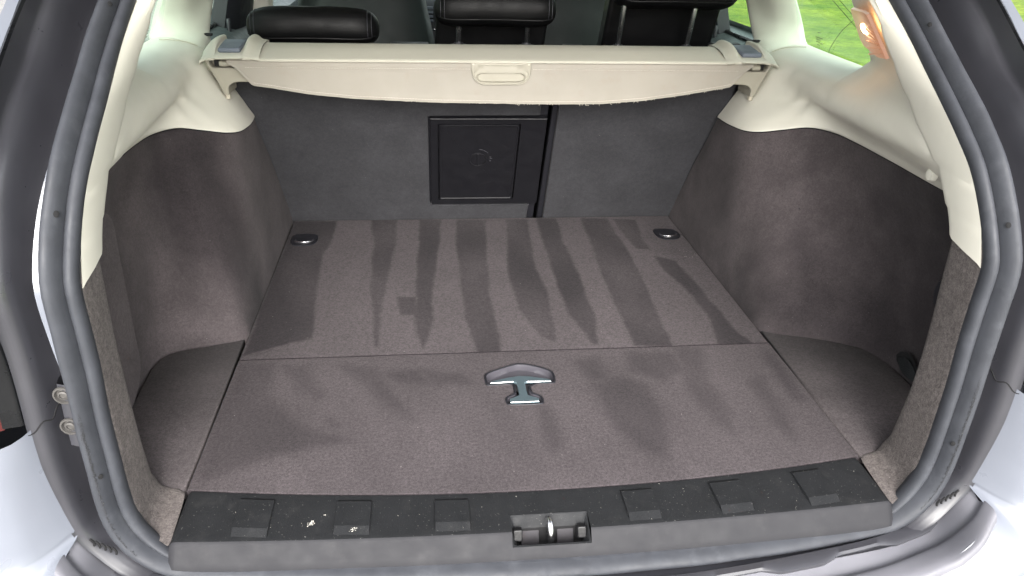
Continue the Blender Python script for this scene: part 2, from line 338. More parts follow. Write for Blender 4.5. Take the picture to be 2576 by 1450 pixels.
# measured outlines in metres (floor: x, y; flap: x, y, z)
D = {
 'handle_rim': [(0.007, 0.324), (-0.011, 0.32), (-0.042, 0.305), (-0.06, 0.295), (-0.067, 0.286), (-0.068, 0.276), (-0.067, 0.255), (-0.062, 0.249), (-0.04, 0.25), (-0.016, 0.252), (-0.016, 0.236), (-0.016, 0.222), (-0.025, 0.216), (-0.033, 0.21), (-0.035, 0.204), (-0.034, 0.19), (-0.03, 0.185), (-0.008, 0.184), (0.03, 0.184), (0.035, 0.187), (0.036, 0.196), (0.035, 0.208), (0.03, 0.215), (0.017, 0.221), (0.018, 0.249), (0.064, 0.249), (0.067, 0.254), (0.069, 0.272), (0.068, 0.287), (0.061, 0.298), (0.034, 0.315)],
 'handle_T': [(-0.0, 0.284), (-0.023, 0.278), (-0.056, 0.263), (-0.058, 0.256), (-0.013, 0.259), (-0.008, 0.254), (-0.007, 0.237), (-0.007, 0.215), (-0.026, 0.204), (-0.026, 0.191), (0.027, 0.191), (0.028, 0.203), (0.009, 0.214), (0.008, 0.23), (0.008, 0.255), (0.012, 0.257), (0.059, 0.254), (0.059, 0.261), (0.055, 0.265), (0.022, 0.28)],
 'ring_l': [(-0.529, 0.955), (-0.526, 0.989), (-0.514, 1.003), (-0.469, 1.0), (-0.46, 0.986), (-0.458, 0.959), (-0.466, 0.933), (-0.48, 0.924), (-0.511, 0.925), (-0.524, 0.935)],
 'ring_r': [(0.461, 0.987), (0.472, 0.999), (0.518, 0.997), (0.527, 0.98), (0.532, 0.955), (0.524, 0.934), (0.501, 0.922), (0.476, 0.924), (0.461, 0.951)],
 'stripes': [[(-0.542, 1.1), (-0.425, 1.096), (-0.42, 0.97), (-0.435, 0.868), (-0.428, 0.687), (-0.415, 0.533), (-0.414, 0.449), (-0.473, 0.421), (-0.536, 0.387)], [(-0.329, 1.104), (-0.253, 1.102), (-0.255, 0.931), (-0.27, 0.668), (-0.273, 0.525), (-0.276, 0.409), (-0.279, 0.409), (-0.29, 0.526), (-0.305, 0.67), (-0.31, 0.933)], [(-0.192, 1.099), (-0.127, 1.097), (-0.136, 0.994), (-0.159, 0.662), (-0.161, 0.518), (-0.171, 0.442), (-0.183, 0.39), (-0.195, 0.452), (-0.2, 0.521), (-0.199, 0.664), (-0.192, 0.928)], [(-0.084, 1.095), (0.003, 1.092), (-0.008, 1.023), (-0.029, 0.655), (-0.027, 0.511), (-0.025, 0.425), (-0.025, 0.365), (-0.071, 0.368), (-0.08, 0.428), (-0.092, 0.514), (-0.094, 0.659), (-0.093, 0.984)], [(0.056, 1.096), (0.118, 1.094), (0.106, 0.894), (0.1, 0.747), (0.107, 0.648), (0.101, 0.549), (0.096, 0.46), (0.09, 0.41), (0.073, 0.419), (0.053, 0.462), (0.031, 0.553), (0.025, 0.652), (0.036, 0.846)], [(0.147, 1.099), (0.205, 1.097), (0.197, 0.917), (0.197, 0.766), (0.2, 0.643), (0.195, 0.521), (0.18, 0.388), (0.168, 0.389), (0.138, 0.525), (0.138, 0.647), (0.14, 0.792), (0.141, 0.974)], [(0.278, 1.094), (0.357, 1.091), (0.352, 0.994), (0.357, 0.839), (0.349, 0.635), (0.345, 0.513), (0.331, 0.374), (0.254, 0.379), (0.254, 0.518), (0.256, 0.64), (0.262, 0.843)], [(0.367, 1.085), (0.436, 1.076), (0.417, 0.935), (0.424, 0.859), (0.383, 0.869), (0.374, 0.965)], [(0.415, 0.829), (0.467, 0.789), (0.475, 0.683), (0.484, 0.537), (0.489, 0.428), (0.505, 0.368), (0.433, 0.371), (0.452, 0.501), (0.441, 0.641), (0.419, 0.731)], [(-0.245, 0.626), (-0.195, 0.624), (-0.199, 0.538), (-0.229, 0.54)]],
 'patches': [[(0.338, 0.363), (0.39, 0.352), (0.368, 0.229), (0.362, 0.14), (0.353, 0.05), (0.344, 0.072), (0.322, 0.155), (0.312, 0.226)], [(0.44, 0.231), (0.475, 0.25), (0.472, 0.196), (0.474, 0.12), (0.45, 0.038), (0.436, 0.094), (0.435, 0.154)], [(0.131, 0.245), (0.2, 0.261), (0.243, 0.231), (0.243, 0.137), (0.235, 0.064), (0.215, 0.019), (0.177, 0.052), (0.149, 0.109)], [(0.112, 0.331), (0.165, 0.335), (0.166, 0.249), (0.132, 0.252)], [(0.513, 0.36), (0.533, 0.327), (0.523, 0.247), (0.518, 0.167), (0.503, 0.168), (0.503, 0.248)], [(0.223, 0.354), (0.321, 0.348), (0.331, 0.273), (0.274, 0.242), (0.256, 0.264), (0.221, 0.28)], [(0.025, 0.2), (0.045, 0.162), (0.053, 0.082), (0.031, 0.053), (0.021, 0.118)], [(-0.535, 0.361), (-0.47, 0.354), (-0.461, 0.259), (-0.421, 0.183), (-0.361, 0.134), (-0.299, 0.103), (-0.387, 0.083), (-0.474, 0.05), (-0.527, 0.017), (-0.535, 0.074), (-0.544, 0.192)], [(-0.449, 0.338), (-0.401, 0.349), (-0.382, 0.279), (-0.359, 0.239), (-0.372, 0.227), (-0.413, 0.268)], [(-0.34, 0.338), (-0.27, 0.327), (-0.226, 0.218), (-0.208, 0.18), (-0.197, 0.15), (-0.243, 0.194), (-0.282, 0.259)], [(-0.183, 0.307), (-0.107, 0.295), (-0.093, 0.26), (-0.157, 0.258)], [(-0.352, 0.178), (-0.329, 0.148), (-0.342, 0.144)], [(-0.27, 0.312), (-0.194, 0.314), (-0.179, 0.272), (-0.231, 0.269)]],
 'mat_front': [(-0.541, -0.0), (-0.485, -0.009), (-0.401, -0.02), (-0.294, -0.03), (-0.163, -0.039), (-0.048, -0.042), (0.084, -0.037), (0.215, -0.028), (0.351, -0.018), (0.457, -0.009), (0.539, 0.001)],
 'flap': [(-0.582, 0.768, 0.501), (-0.582, 0.767, 0.489), (-0.572, 0.766, 0.486), (-0.562, 0.766, 0.48), (-0.552, 0.764, 0.468), (-0.543, 0.763, 0.457), (-0.537, 0.762, 0.449), (-0.531, 0.761, 0.446), (-0.501, 0.761, 0.442), (-0.412, 0.759, 0.428), (-0.313, 0.758, 0.419), (-0.14, 0.757, 0.412), (0.026, 0.757, 0.41), (0.128, 0.757, 0.409), (0.231, 0.757, 0.41), (0.323, 0.758, 0.417), (0.415, 0.759, 0.429), (0.531, 0.762, 0.448), (0.539, 0.763, 0.459), (0.558, 0.765, 0.478), (0.573, 0.767, 0.489), (0.58, 0.767, 0.492), (0.58, 0.768, 0.502)],
}

# ================================================================== the place
lv = [(-60, -60, -.56), (60, -60, -.56), (60, 60, -.56), (-60, 60, -.56)]
lawn = ob('lawn', lv, [(0, 1, 2, 3)], 'lawn'); lawn['kind'] = 'structure'
drive = ob('driveway', [(-18, -14, -.555), (2.8, -14, -.555), (2.8, 18, -.555), (-18, 18, -.555)], [(0, 1, 2, 3)], 'asphalt'); drive['kind'] = 'structure'

car = thing('car', 'silver-white estate car seen into its open cargo area', 'car', (0, 0, -.55))

# ------------------------------------------------------------------ tailgate opening: one closed path round it
HR = [(0, .57, .89), (.3, .56, .885), (.45, .54, .872), (.52, .49, .845), (.55, .42, .805), (.567, .325, .75), (.576, .21, .676), (.583, .14, .624), (.582, .066, .578),
      (.583, .022, .547), (.585, -.020, .512), (.590, -.052, .467), (.592, -.078, .425), (.592, -.094, .39), (.592, -.096, .33), (.592, -.098, .27), (.594, -.10, .20),
      (.594, -.101, .142), (.595, -.10, .085), (.592, -.100, .045), (.581, -.102, .014), (.561, -.106, -.010), (.528, -.112, -.027), (.45, -.122, -.033), (.3, -.138, -.035), (.15, -.146, -.036), (0, -.149, -.036)]
LOOP = HR+[(-x, y, z) for x, y, z in HR[1:-1]][::-1]
NP = 300
pp = spline(LOOP, NP, closed=True); FR = []
for i, p in enumerate(pp):
    t = (pp[(i+1) % NP]-pp[i-1]).normalized(); R_ = V((0, -1, 0)); R_ = (R_-t*R_.dot(t)).normalized(); O = R_.cross(t)
    if O.dot(V((p.x, 0, p.z-.42))) < 0: O = -O
    FR.append((p, O, R_))
FR.append(FR[0])
sstep = lambda a, b_, x: (lambda t: t*t*(3-2*t))(max(0, min(1, (x-a)/(b_-a))))
def lerp_prof(A, B, t): return [(a[0]+(b_[0]-a[0])*t, a[1]+(b_[1]-a[1])*t) for a, b_ in zip(A, B)]
# rubber seal, two bulges with a groove
PS_IN = [(-.006, -.03), (-.0125, -.022), (-.0150, -.013), (-.0140, -.005), (-.0100, .000), (-.0055, .0008), (-.0015, -.002), (0.0006, -.006)]
PS_OUT = [(-.0012, -.005), (0.000, .000), (.0030, .0085), (.0075, .0145), (.0125, .0170), (.0170, .0150), (.0198, .0090), (.0205, .000), (.0195, -.012), (.0165, -.020)]
def dense_prof(pr, n): return [(q.x, q.y) for q in spline([(a, b_, 0) for a, b_ in pr], n)]
PSI, PSO = dense_prof(PS_IN, 14), dense_prof(PS_OUT, 20)
def bottomness(p): return (1-sstep(.50, .60, abs(p.x))) if p.z < .06 else 0.
def wob(pr, i, amp):
    p = FR[i][0]; k = 1+amp*noise.noise(p*14)
    return [(a*k, b_*k) for a, b_ in pr]
v, f = sweep_v(FR, lambda i: wob(PSO, i, .05))
seal = ob('rubber_seal', v, f, 'rubber', car, ang=70)
def psi(i):
    b_ = bottomness(FR[i][0]); return [(a*(1-.8*b_)+.002*b_, c*(1-.3*b_)) for a, c in wob(PSI, i, .04)]
v, f = sweep_v(FR, psi); ob('inner_bulge', v, f, 'rubber', seal, ang=70)
# worn fuzzy line along the outer bulge, lower sides: hundreds of tiny abraded flecks
for s in (1, -1):
    sub = [fr for fr in FR[:-1] if fr[0].x*s > .3 and -.012 < fr[0].z < .235]
    vv, ff0 = [], []
    for k in range(1500):
        i = random.randrange(len(sub)-1); t = random.random(); p = sub[i][0].lerp(sub[i+1][0], t); O, R_ = sub[i][1], sub[i][2]; T = O.cross(R_).normalized()
        fade = min(1, (p.z+.012)/.03, (.235-p.z)/.05)
        if random.random() > fade: continue
        o0 = .0088+random.gauss(0, .0011); r0 = .0158-abs(o0-.0115)*.35; a_ = random.uniform(.0003, .0011); b_ = random.uniform(.00025, .0006); m = len(vv)
        c = p+O*o0+R_*(r0+.0006); vv += [c-T*a_-O*b_, c+T*a_-O*b_*.4, c+T*a_*.6+O*b_, c-T*a_*.7+O*b_*.8]; ff0.append((m, m+1, m+2, m+3))
    ob('worn_line', vv, ff0, 'rubber_dark', seal, kind='stuff')
# small vent holes in the seal
def ring_at(side, z, lo=0):
    return min((fr for fr in FR[:-1] if fr[0].x*side > .3), key=lambda fr: abs(fr[0].z-z))
def disc_v(c, a, b_, ra, rb, n=14): return [c+a*math.cos(2*math.pi*k/n)*ra+b_*math.sin(2*math.pi*k/n)*rb for k in range(n)]
for s, z in ((1, .655), (-1, .665), (1, .447), (-1, .463), (-1, .124), (1, .110)):
    p, O, R_ = ring_at(s, z); t = O.cross(R_); c = p+O*.0035+R_*.0105
    nn = (R_*.8-O*.6).normalized(); a = t.normalized(); b_ = nn.cross(a)
    vv = disc_v(c+nn*.0004, a, b_, .0042, .0032)+disc_v(c+nn*.0008, a, b_, .0034, .0025)
    ob('vent_hole', vv, [tuple(range(14, 28))]+[(k, (k+1) % 14, 14+(k+1) % 14, 14+k) for k in range(14)], 'dark', seal)

# black frame trim outside the seal
G_UP = [(.0195, -.006), (.0215, -.026), (.026, -.036), (.034, -.036), (.041, -.030), (.048, -.014), (.0535, .002), (.0585, .015), (.0625, .0225), (.0655, .0262), (.0685, .0275), (.0705, .0290), (.0712, .0345), (.0722, .042), (.0728, .050), (.0732, .058)]
G_LO = [(.0195, -.006), (.0215, -.026), (.025, -.034), (.031, -.036), (.036, -.033), (.041, -.024), (.0455, -.010), (.049, .003), (.0525, .0105), (.0555, .0145), (.0585, .0165), (.0610, .0172), (.0630, .0176), (.0650, .0185), (.0670, .0200), (.0685, .0225)]
G_BO = [(.0185, -.004), (.0203, .002), (.0205, .007), (.0200, .012), (.0193, .016), (.0187, .019), (.0182, .022), (.0177, .024), (.0172, .026), (.0167, .028), (.0162, .030), (.0157, .032), (.0152, .034), (.0147, .036), (.0140, .038), (.0130, .041)]
G_CO = [(.0190, -.006), (.0205, -.005), (.0222, -.003), (.0240, -.001), (.0260, .001), (.0280, .003), (.0300, .005), (.0320, .007), (.0340, .009), (.0360, .011), (.0380, .0125), (.040, .014), (.042, .0155), (.044, .017), (.046, .0182), (.048, .0195)]
def gprof(i):
    p = FR[i][0]; k = 1-.28*(1-sstep(.02, .17, p.z)) if p.z > -.02 else .72; A = [(.0195+(a-.0195)*k, c) for a, c in lerp_prof(G_LO, G_UP, sstep(.30, .58, p.z))]; return lerp_prof(lerp_prof(A, G_CO, 1-sstep(.010, .046, p.z)), G_BO, bottomness(p))
def dgprof(i): return dense_prof(gprof(i), 34)
SEAM_Z = .212
for s in (1, -1):
    up_i = [i for i in range(NP+1) if FR[i][0].x*s >= 0 and (FR[i][0].z >= SEAM_Z)]
    lo_i = [i for i in range(NP+1) if FR[i][0].x*s >= 0 and (FR[i][0].z < SEAM_Z+.016)]
    for nm, ii in (('upper_frame_trim', up_i), ('lower_frame_trim', lo_i)):
        ii = sorted(ii)
        if s > 0 and nm.startswith('upper'): ii = [i for i in ii if i < NP//2]
        if s < 0: ii = [i for i in ii if i >= NP//2] 
        sub = [FR[i] for i in ii]; pr = [dgprof(i) for i in ii]
        v, f = sweep_v(sub, lambda k: pr[k])
        fo = ob(nm, v, f, 'gutter', car, ang=50)
        if nm.startswith('lower'): low_trim = fo
        else:
            # glossy black edge band between trim and bodywork
            bi = [i for i in ii if FR[i][0].z > .5]
            vv = []
            for i in bi:
                P, O, R_ = FR[i]; e = gprof(i)[-1]
                vv += [P+O*(e[0]+a)+R_*(e[1]+c) for a, c in ((-.0015, -.030), (-.0003, -.016), (.0004, -.002), (.004, .0012), (.008, -.001))]
            ob('gloss_edge_band', vv, grid_f(len(bi), 5), 'gloss_black', fo)
# jagged seam between the two trim mouldings, following their surface
for s in (1, -1):
    pts = []
    for k in range(34):
        z = SEAM_Z-.006+.034*(1-k/33.)+.004*math.sin(k*.75); i = min((i for i in range(NP) if FR[i][0].x*s > .3), key=lambda i: abs(FR[i][0].z-z))
        P, O, R_ = FR[i]; q = dgprof(i)[k]; pts.append(P+O*q[0]+R_*(q[1]+.0004)+V((0, 0, z-P.z)))
    v, f = tube_v(pts, .0009, 6); ob('trim_seam', v, f, 'dark', low_trim if s < 0 else car)
# body-coloured sliver showing on the left between seal and trim
sub = [fr for fr in FR[:-1] if fr[0].x < -.3 and .262 < fr[0].z < .535]
vv = []
for (p, O, R_) in sub:
    w_ = .0100*math.sin(math.pi*(p.z-.262)/(.535-.262))**.8
    vv += [p+O*.0185+R_*.004, p+O*(.0185+w_)+R_*.0055, p+O*(.0187+w_)+R_*(-.008)]
ob('painted_flange', vv, grid_f(len(sub), 3), 'paint', car)
# bolts in their plate, left side
p, O, R_ = ring_at(-1, .215); 
def trim_pt(side, z, o, r):
    p, O, R_ = ring_at(side, z); return p+O*o+R_*r, O, R_
vv = []; zz = [.268-.1*k/9 for k in range(10)]
for z in zz:
    for o, r in ((.019, .004), (.024, .0045), (.033, .001), (.036, -.012), (.037, -.03)): vv.append(trim_pt(-1, z, o, r)[0])
plate = ob('bolt_plate', vv, grid_f(10, 5), 'gutter', car)
for z in (.243, .197):
    c, O, R_ = trim_pt(-1, z, .0265, .0045); t = V((0, 0, 1)); nn = R_
    prof = [(.0125, .000), (.0118, .002), (.0098, .0022), (.0085, -.0015), (.0082, -.002), (.0066, -.0015), (.0062, .0015), (.0040, .0022), (.0036, .0005), (.0001, .0002)]
    vv = []
    for r_, h in prof: vv += [c+nn*h+(O*math.cos(a)+t*math.sin(a))*r_ for a in [2*math.pi*k/20 for k in range(20)]]
    ob('bolt', vv, grid_f(len(prof), 20, wrap=True), 'bolt', plate)
# vent slots at the lower corners
for s in (1, -1):
    for k in range(5):
        c0 = V((s*(.626-.0065*k), -.1185-.0004*k, .0215-.0040*k)); pts = [c0+V((s*.001*q*q*2-s*.002*q, -.0005*q, -.0055*q)) for q in (-1, -.5, 0, .5, 1)]
        v, f = tube_v(pts, .0016, 8); ob('vent_slot', v, f, 'dark', low_trim if s < 0 else car)

# ------------------------------------------------------------------ painted bodywork
def gedge(side, z):
    L_ = sorted((FR[i][0].z, i) for i in range(NP) if FR[i][0].x*side > .3); E_ = []
    for zz_, i in L_:
        P, O, R_ = FR[i]; a = gprof(i)[-1]; E_.append(P+O*a[0]+R_*a[1])
    for a, c in zip(E_[:-1], E_[1:]):
        if a.z <= z <= c.z and c.z > a.z: return a.lerp(c, (z-a.z)/(c.z-a.z))
    return min(E_, key=lambda q: abs(q.z-z))
for s in (1, -1):
    S_ = lambda *q: (q[0]*s, q[1], q[2])
    secs = []
    for z in (.845, .78, .70, .64, .60, .565):
        e = gedge(s, z); E3 = lambda dx, dy, dz=0: (e.x+dx*s, e.y+dy, e.z+dz)
        secs.append([E3(.005, .008), E3(.0065, -.0005), E3(.0105, -.006), E3(.019, -.005), E3(.027, .008), E3(.034, .04), E3(.06, .2), E3(.10, .6)])
    loft('rear_pillar_panel', secs, 26, 24, 'paint', car)
    lsec = []
    for z in (.57, .50, .43, .36, .29, .222):
        e = gedge(s, z); lsec.append([(e.x-.001*s, e.y+.01, e.z), (e.x+.002*s, e.y-.002, e.z), (e.x+.010*s, e.y-.004, e.z), (e.x+.0225*s, e.y-.007, e.z)])
    tl = thing_part = loft('tail_light', lsec, 24, 10, 'gloss_black', car)
    lsec = []
    for z in (.57, .50, .43, .36, .29, .220):
        e = gedge(s, z); lsec.append([(e.x+.021*s, e.y-.006, e.z), (e.x+.024*s, e.y-.012, e.z), (e.x+.06*s, e.y-.010, e.z), (e.x+.11*s, e.y+.03, e.z), (e.x+.17*s, e.y+.2, e.z)])
    loft('lens', lsec, 24, 16, 'lens', tl)
    B = [[(.664, -.1225, .212), (.667, -.1265, .211), (.673, -.137, .206), (.70, -.152, .203), (.76, -.147, .198), (.82, -.08, .195), (.87, .1, .195)],
         [(.6635, -.122, .175), (.667, -.1265, .175), (.674, -.138, .172), (.70, -.157, .168), (.765, -.152, .165), (.825, -.08, .16), (.875, .1, .16)],
         [(.6625, -.1215, .14), (.666, -.1265, .14), (.674, -.139, .138), (.70, -.160, .135), (.77, -.155, .13), (.83, -.08, .13), (.88, .1, .13)],
         [(.655, -.121, .098), (.659, -.126, .098), (.669, -.140, .095), (.70, -.165, .09), (.77, -.165, .08), (.84, -.08, .08), (.89, .1, .08)],
         [(.648, -.119, .058), (.653, -.125, .058), (.665, -.142, .054), (.70, -.172, .05), (.775, -.175, .03), (.845, -.08, .03), (.9, .1, .03)],
         [(.643, -.119, .036), (.650, -.130, .036), (.664, -.150, .033), (.70, -.182, .026), (.78, -.187, .0), (.85, -.08, .0), (.9, .1, 0)],
         [(.650, -.168, .020), (.656, -.178, .017), (.668, -.190, .008), (.70, -.21, -.012), (.78, -.21, -.05), (.85, -.08, -.06), (.9, .1, -.06)],
         [(.618, -.190, .000), (.622, -.199, -.006), (.632, -.212, -.018), (.66, -.235, -.05), (.74, -.235, -.13), (.83, -.1, -.16), (.9, .1, -.16)],
         [(.560, -.205, -.034), (.561, -.214, -.041), (.568, -.228, -.054), (.585, -.252, -.09), (.63, -.272, -.2), (.7, -.24, -.30), (.8, .0, -.34)],
         [(.45, -.222, -.058), (.45, -.231, -.065), (.452, -.246, -.078), (.457, -.268, -.115), (.47, -.282, -.22), (.48, -.27, -.32), (.48, -.1, -.34)],
         [(.22, -.246, -.067), (.22, -.255, -.074), (.22, -.268, -.088), (.22, -.288, -.122), (.22, -.30, -.23), (.22, -.29, -.33), (.22, -.1, -.34)],
         [(0, -.254, -.070), (0, -.263, -.077), (0, -.276, -.090), (0, -.296, -.125), (0, -.31, -.23), (0, -.30, -.33), (0, -.1, -.34)]]
    G = []
    for m in range(16):
        z = .212-(.212-.046)*m/15; k = next(k for k in range(5) if B[k][0][2] >= z-1e-6 and B[k+1][0][2] <= z+1e-6); t = (B[k][0][2]-z)/(B[k][0][2]-B[k+1][0][2])
        r = [V(a).lerp(V(c), t) for a, c in zip(B[k], B[k+1])]; e = gedge(1, z); d1 = V((e.x+.0008, e.y-.0015, z))-r[1]; r = [V((e.x-.003, e.y+.004, z))]+[q+d1*max(0, 1-(n_-1)/4.) for n_, q in enumerate(r) if n_ > 0]; G.append([tuple(q) for q in r])
    B = G+B[5:]
    loft('painted_bumper', [[S_(*q) for q in r] for r in B], 110, 30, 'paint', car)
    # dark step pad on top of the bumper
    PI = [(.650, -.114, .031), (.636, -.119, .010), (.608, -.116, -.034), (.56, -.129, -.044), (.45, -.155, -.046), (.22, -.182, -.052), (0, -.190, -.054)]
    PO_ = [(.653, -.1745, .022), (.625, -.1965, .000), (.595, -.207, -.020), (.56, -.2125, -.036), (.45, -.2295, -.060), (.22, -.253, -.069), (0, -.261, -.072)]
    secs = []
    for a, c in zip(PI, PO_):
        a, c = V(a), V(c); mid = lambda t, dz: a.lerp(c, t)+V((0, 0, dz))
        secs.append([S_(*q) for q in (a+V((0, .006, -.006)), a, mid(.18, -.003), mid(.36, -.006), mid(.45, -.003), mid(.55, .004), mid(.80, .007), mid(.95, .0045), c, c+V((0, -.003, -.008)))])
    pad = loft('bumper_step_pad', secs, 46, 40, 'bumper', car, ang=60)
    # scalloped lip where the frame trim meets the pad
    vv = []; N_ = 90
    ps = spline([(q[0]*s, q[1], q[2]) for q in PI[2:]], N_)
    for k, q in enumerate(ps):
        sc_ = .5+.5*math.copysign(min(1, abs(math.sin(k*.22))*2.2), math.sin(k*.22))
        vv += [q+V((0, .008, .005)), q+V((0, -.002-.005*sc_, .0045)), q+V((0, -.005-.009*sc_, .0015)), q+V((0, -.004-.008*sc_, -.006))]
    ob('scalloped_lip', vv, grid_f(N_, 4), 'gutter', pad)
    # lower body side and underbody close the car to the outside light
    bs = [[(.9*s, -.02, .2), (.9*s, -.02, -.35)], [(.905*s, 1.5, .2), (.905*s, 1.5, -.35)], [(.9*s, 3.2, .2), (.9*s, 3.2, -.35)]]
    loft('body_side', bs, 8, 4, 'paint', car)
    bs = [[(.80*s, .15, .5), (.86*s, .12, .36), (.9*s, .06, .19)], [(.81*s, 1.5, .5), (.89*s, 1.5, .35), (.905*s, 1.5, .19)], [(.80*s, 3.2, .48), (.88*s, 3.2, .35), (.9*s, 3.2, .19)]]
    loft('body_shoulder', bs, 8, 8, 'paint', car)
ob('underbody', [(-.9, -.1, -.345), (.9, -.1, -.345), (.9, 3.2, -.345), (-.9, 3.2, -.345)], [(0, 1, 2, 3)], 'dark', car)

# ------------------------------------------------------------------ roof, glass and pillars
rs = []
for y, z, hw in ((.585, .893, .46), (.75, .925, .52), (1.3, .95, .55), (2.0, .94, .54), (2.45, .90, .50)):
    rs.append([(-hw-.06, y, z-.10), (-hw, y, z-.03), (-hw*.6, y, z), (0, y, z+.008), (hw*.6, y, z), (hw, y, z-.03), (hw+.06, y, z-.10)])
loft('headliner', rs, 20, 40, 'headliner', car)
loft('roof_panel', [[(p[0]*1.06, p[1]-(.01 if i == 0 else 0), p[2]+.03) for p in r] for i, r in enumerate(rs)], 20, 40, 'paint', car)
for s in (1, -1):
    S_ = lambda L_: [(q[0]*s, q[1], q[2]) for q in L_]
    # quarter window, rear door window, front door window
    for nm, q in (('quarter_window', [(.766, .50, .505), (.766, .975, .505), (.655, 1.02, .86), (.60, .62, .86)]),
                  ('rear_door_window', [(.765, 1.02, .48), (.765, 1.42, .475), (.65, 1.42, .87), (.65, 1.04, .87)]),
                  ('front_door_window', [(.765, 1.80, .46), (.765, 2.65, .45), (.64, 2.40, .86), (.64, 1.76, .87)])):
        vv = S_(q); n_ = V((s, 0, .3)).normalized()*.004
        gw = ob(nm, [V(p) for p in vv]+[V(p)+n_ for p in vv], [(0, 1, 2, 3), (7, 6, 5, 4), (0, 4, 5, 1), (1, 5, 6, 2), (2, 6, 7, 3), (3, 7, 4, 0)], 'glass', car, smooth=False)
        if nm == 'quarter_window':
            # aerial wires in the glass and a small etched stamp
            for L_ in ([(.700, .699, .646), (.713, .648, .618), (.727, .596, .588)], [(.699, .668, .649), (.715, .607, .615)], [(.712, .610, .621), (.727, .678, .589), (.740, .725, .561), (.751, .760, .536), (.759, .777, .520)]):
                v, f = tube_v([V(p)+V((-.0008*s, 0, 0)) for p in S_(L_)], .0006, 5); ob('aerial_wire', v, f, 'wire', gw)
            for k, (y0, y1, z) in enumerate(((.806, .818, .563), (.800, .832, .551), (.812, .832, .546), (.815, .832, .541), (.800, .812, .539), (.818, .830, .534))):
                x = .766-(z-.505)*.37; v, f = tube_v([V(((x-.0008)*s, y0, z)), V(((x-.0008)*s, y1, z))], .0008, 5); ob('etched_stamp', v, f, 'wire', gw)
    # black ceramic edge of the quarter glass, seen beside the middle pillar
    v, f = tube_v(S_([(.763, .958, .512), (.735, .972, .60), (.70, .99, .70), (.66, 1.01, .84)]), .012, 8); ob('window_edge_band', v, f, 'gloss_black', car)
    v, f = tube_v(S_([(.760, .95, .508), (.759, .80, .508), (.757, .60, .510)]), .006, 8); ob('window_lower_gasket', v, f, 'gloss_black', car)
    # door: inner panel, ledge, lock pin, window divider
    sec = [[(.90, y, .36), (.86, y, .47), (.775, y, .484), (.755, y, .478), (.70, y, .462), (.675, y, .43), (.672, y, .35), (.70, y, .1), (.70, y, -.2)] for y in (1.03, 1.4, 1.75)]
    dr = loft('rear_door_panel', [S_(r) for r in sec], 10, 34, 'dash', car)
    v, f = tube_v(S_([(.756, 1.04, .487), (.756, 1.35, .482), (.756, 1.72, .478)]), .006, 8); ob('window_strip', v, f, 'gloss_black', dr)
    v, f = tube_v(S_([(.715, 1.385, .455), (.714, 1.387, .48), (.714, 1.388, .496), (.714, 1.388, .5)]), lambda t: .0062 if t < .9 else .004, 10); ob('lock_pin', v, f, 'black_plastic', dr)
    sec = [[(.775, 1.41, .46), (.725, 1.405, .46), (.705, 1.45, .46), (.700, 1.64, .46), (.76, 1.68, .46)], [(.66, 1.40, .87), (.635, 1.40, .87), (.625, 1.43, .87), (.62, 1.62, .87), (.66, 1.66, .87)]]
    loft('window_frame', [S_(r) for r in sec], 4, 10, 'black_plastic', dr)
    fd = loft('front_door_panel', [S_([(.90, y, .36), (.86, y, .45), (.775, y, .465), (.70, y, .45), (.68, y, .38), (.70, y, -.2)]) for y in (1.82, 2.3, 2.9)], 8, 20, 'dash', car)
    sec = [[(.76, 1.70, .30), (.70, 1.69, .30), (.665, 1.72, .30), (.665, 1.80, .30), (.72, 1.84, .30)], [(.745, 1.69, .5), (.70, 1.68, .5), (.66, 1.71, .5), (.66, 1.79, .5), (.72, 1.82, .5)], [(.66, 1.64, .88), (.62, 1.64, .88), (.59, 1.67, .88), (.59, 1.75, .88), (.62, 1.78, .88)]]
    loft('door_pillar_trim', [S_(r) for r in sec], 16, 22, 'beige', car)
    v, f = tube_v(S_([(.735, 1.685, .44), (.70, 1.67, .62), (.655, 1.64, .86)]), .016, 8); ob('door_frame', v, f, 'black_plastic', car)
tg = loft('open_tailgate', [[(-.62, .54, .94), (-.66, .2, 1.06), (-.68, -.2, 1.16), (-.64, -.62, 1.22)], [(0, .56, .96), (0, .2, 1.09), (0, -.2, 1.19), (0, -.68, 1.25)], [(.62, .54, .94), (.66, .2, 1.06), (.68, -.2, 1.16), (.64, -.62, 1.22)]], 16, 16, 'gutter', car)
# windscreen, scuttle and bulkhead close the front
ob('windscreen', [(-.72, 3.0, .45), (.72, 3.0, .45), (.56, 2.44, .89), (-.56, 2.44, .89)], [(0, 1, 2, 3)], 'glass', car)
loft('dashboard', [[(x, 3.05, .44), (x, 2.75, .47), (x, 2.52, .44), (x, 2.45, .36), (x, 2.48, .1), (x, 2.5, -.3)] for x in (-.75, 0, .75)], 12, 24, 'dash', car)
cs = loft('centre_console', [[(x, 2.52, .47), (x, 2.42, .455), (x, 2.34, .41), (x, 2.30, .33), (x, 2.22, .15), (x, 1.9, .05), (x, 1.5, .04), (x, 1.5, -.2)] for x in (-.17, 0, .17)], 8, 30, 'black_plastic', car)
for k in range(4):
    box('button', (-.139, 2.325-.0*k+.012*(1.5-k)*.9, .427-.0150*k), (.026, .012, .0095), 'grey_pad', cs, bevel=.002)
for k in range(3): box('button', (.0+.05*k, 2.33, .43), (.03, .012, .012), 'grey_pad', cs, bevel=.002)
box('metal_strip', (-.115, 2.30, .348), (.08, .012, .008), 'chrome', cs, bevel=.002)

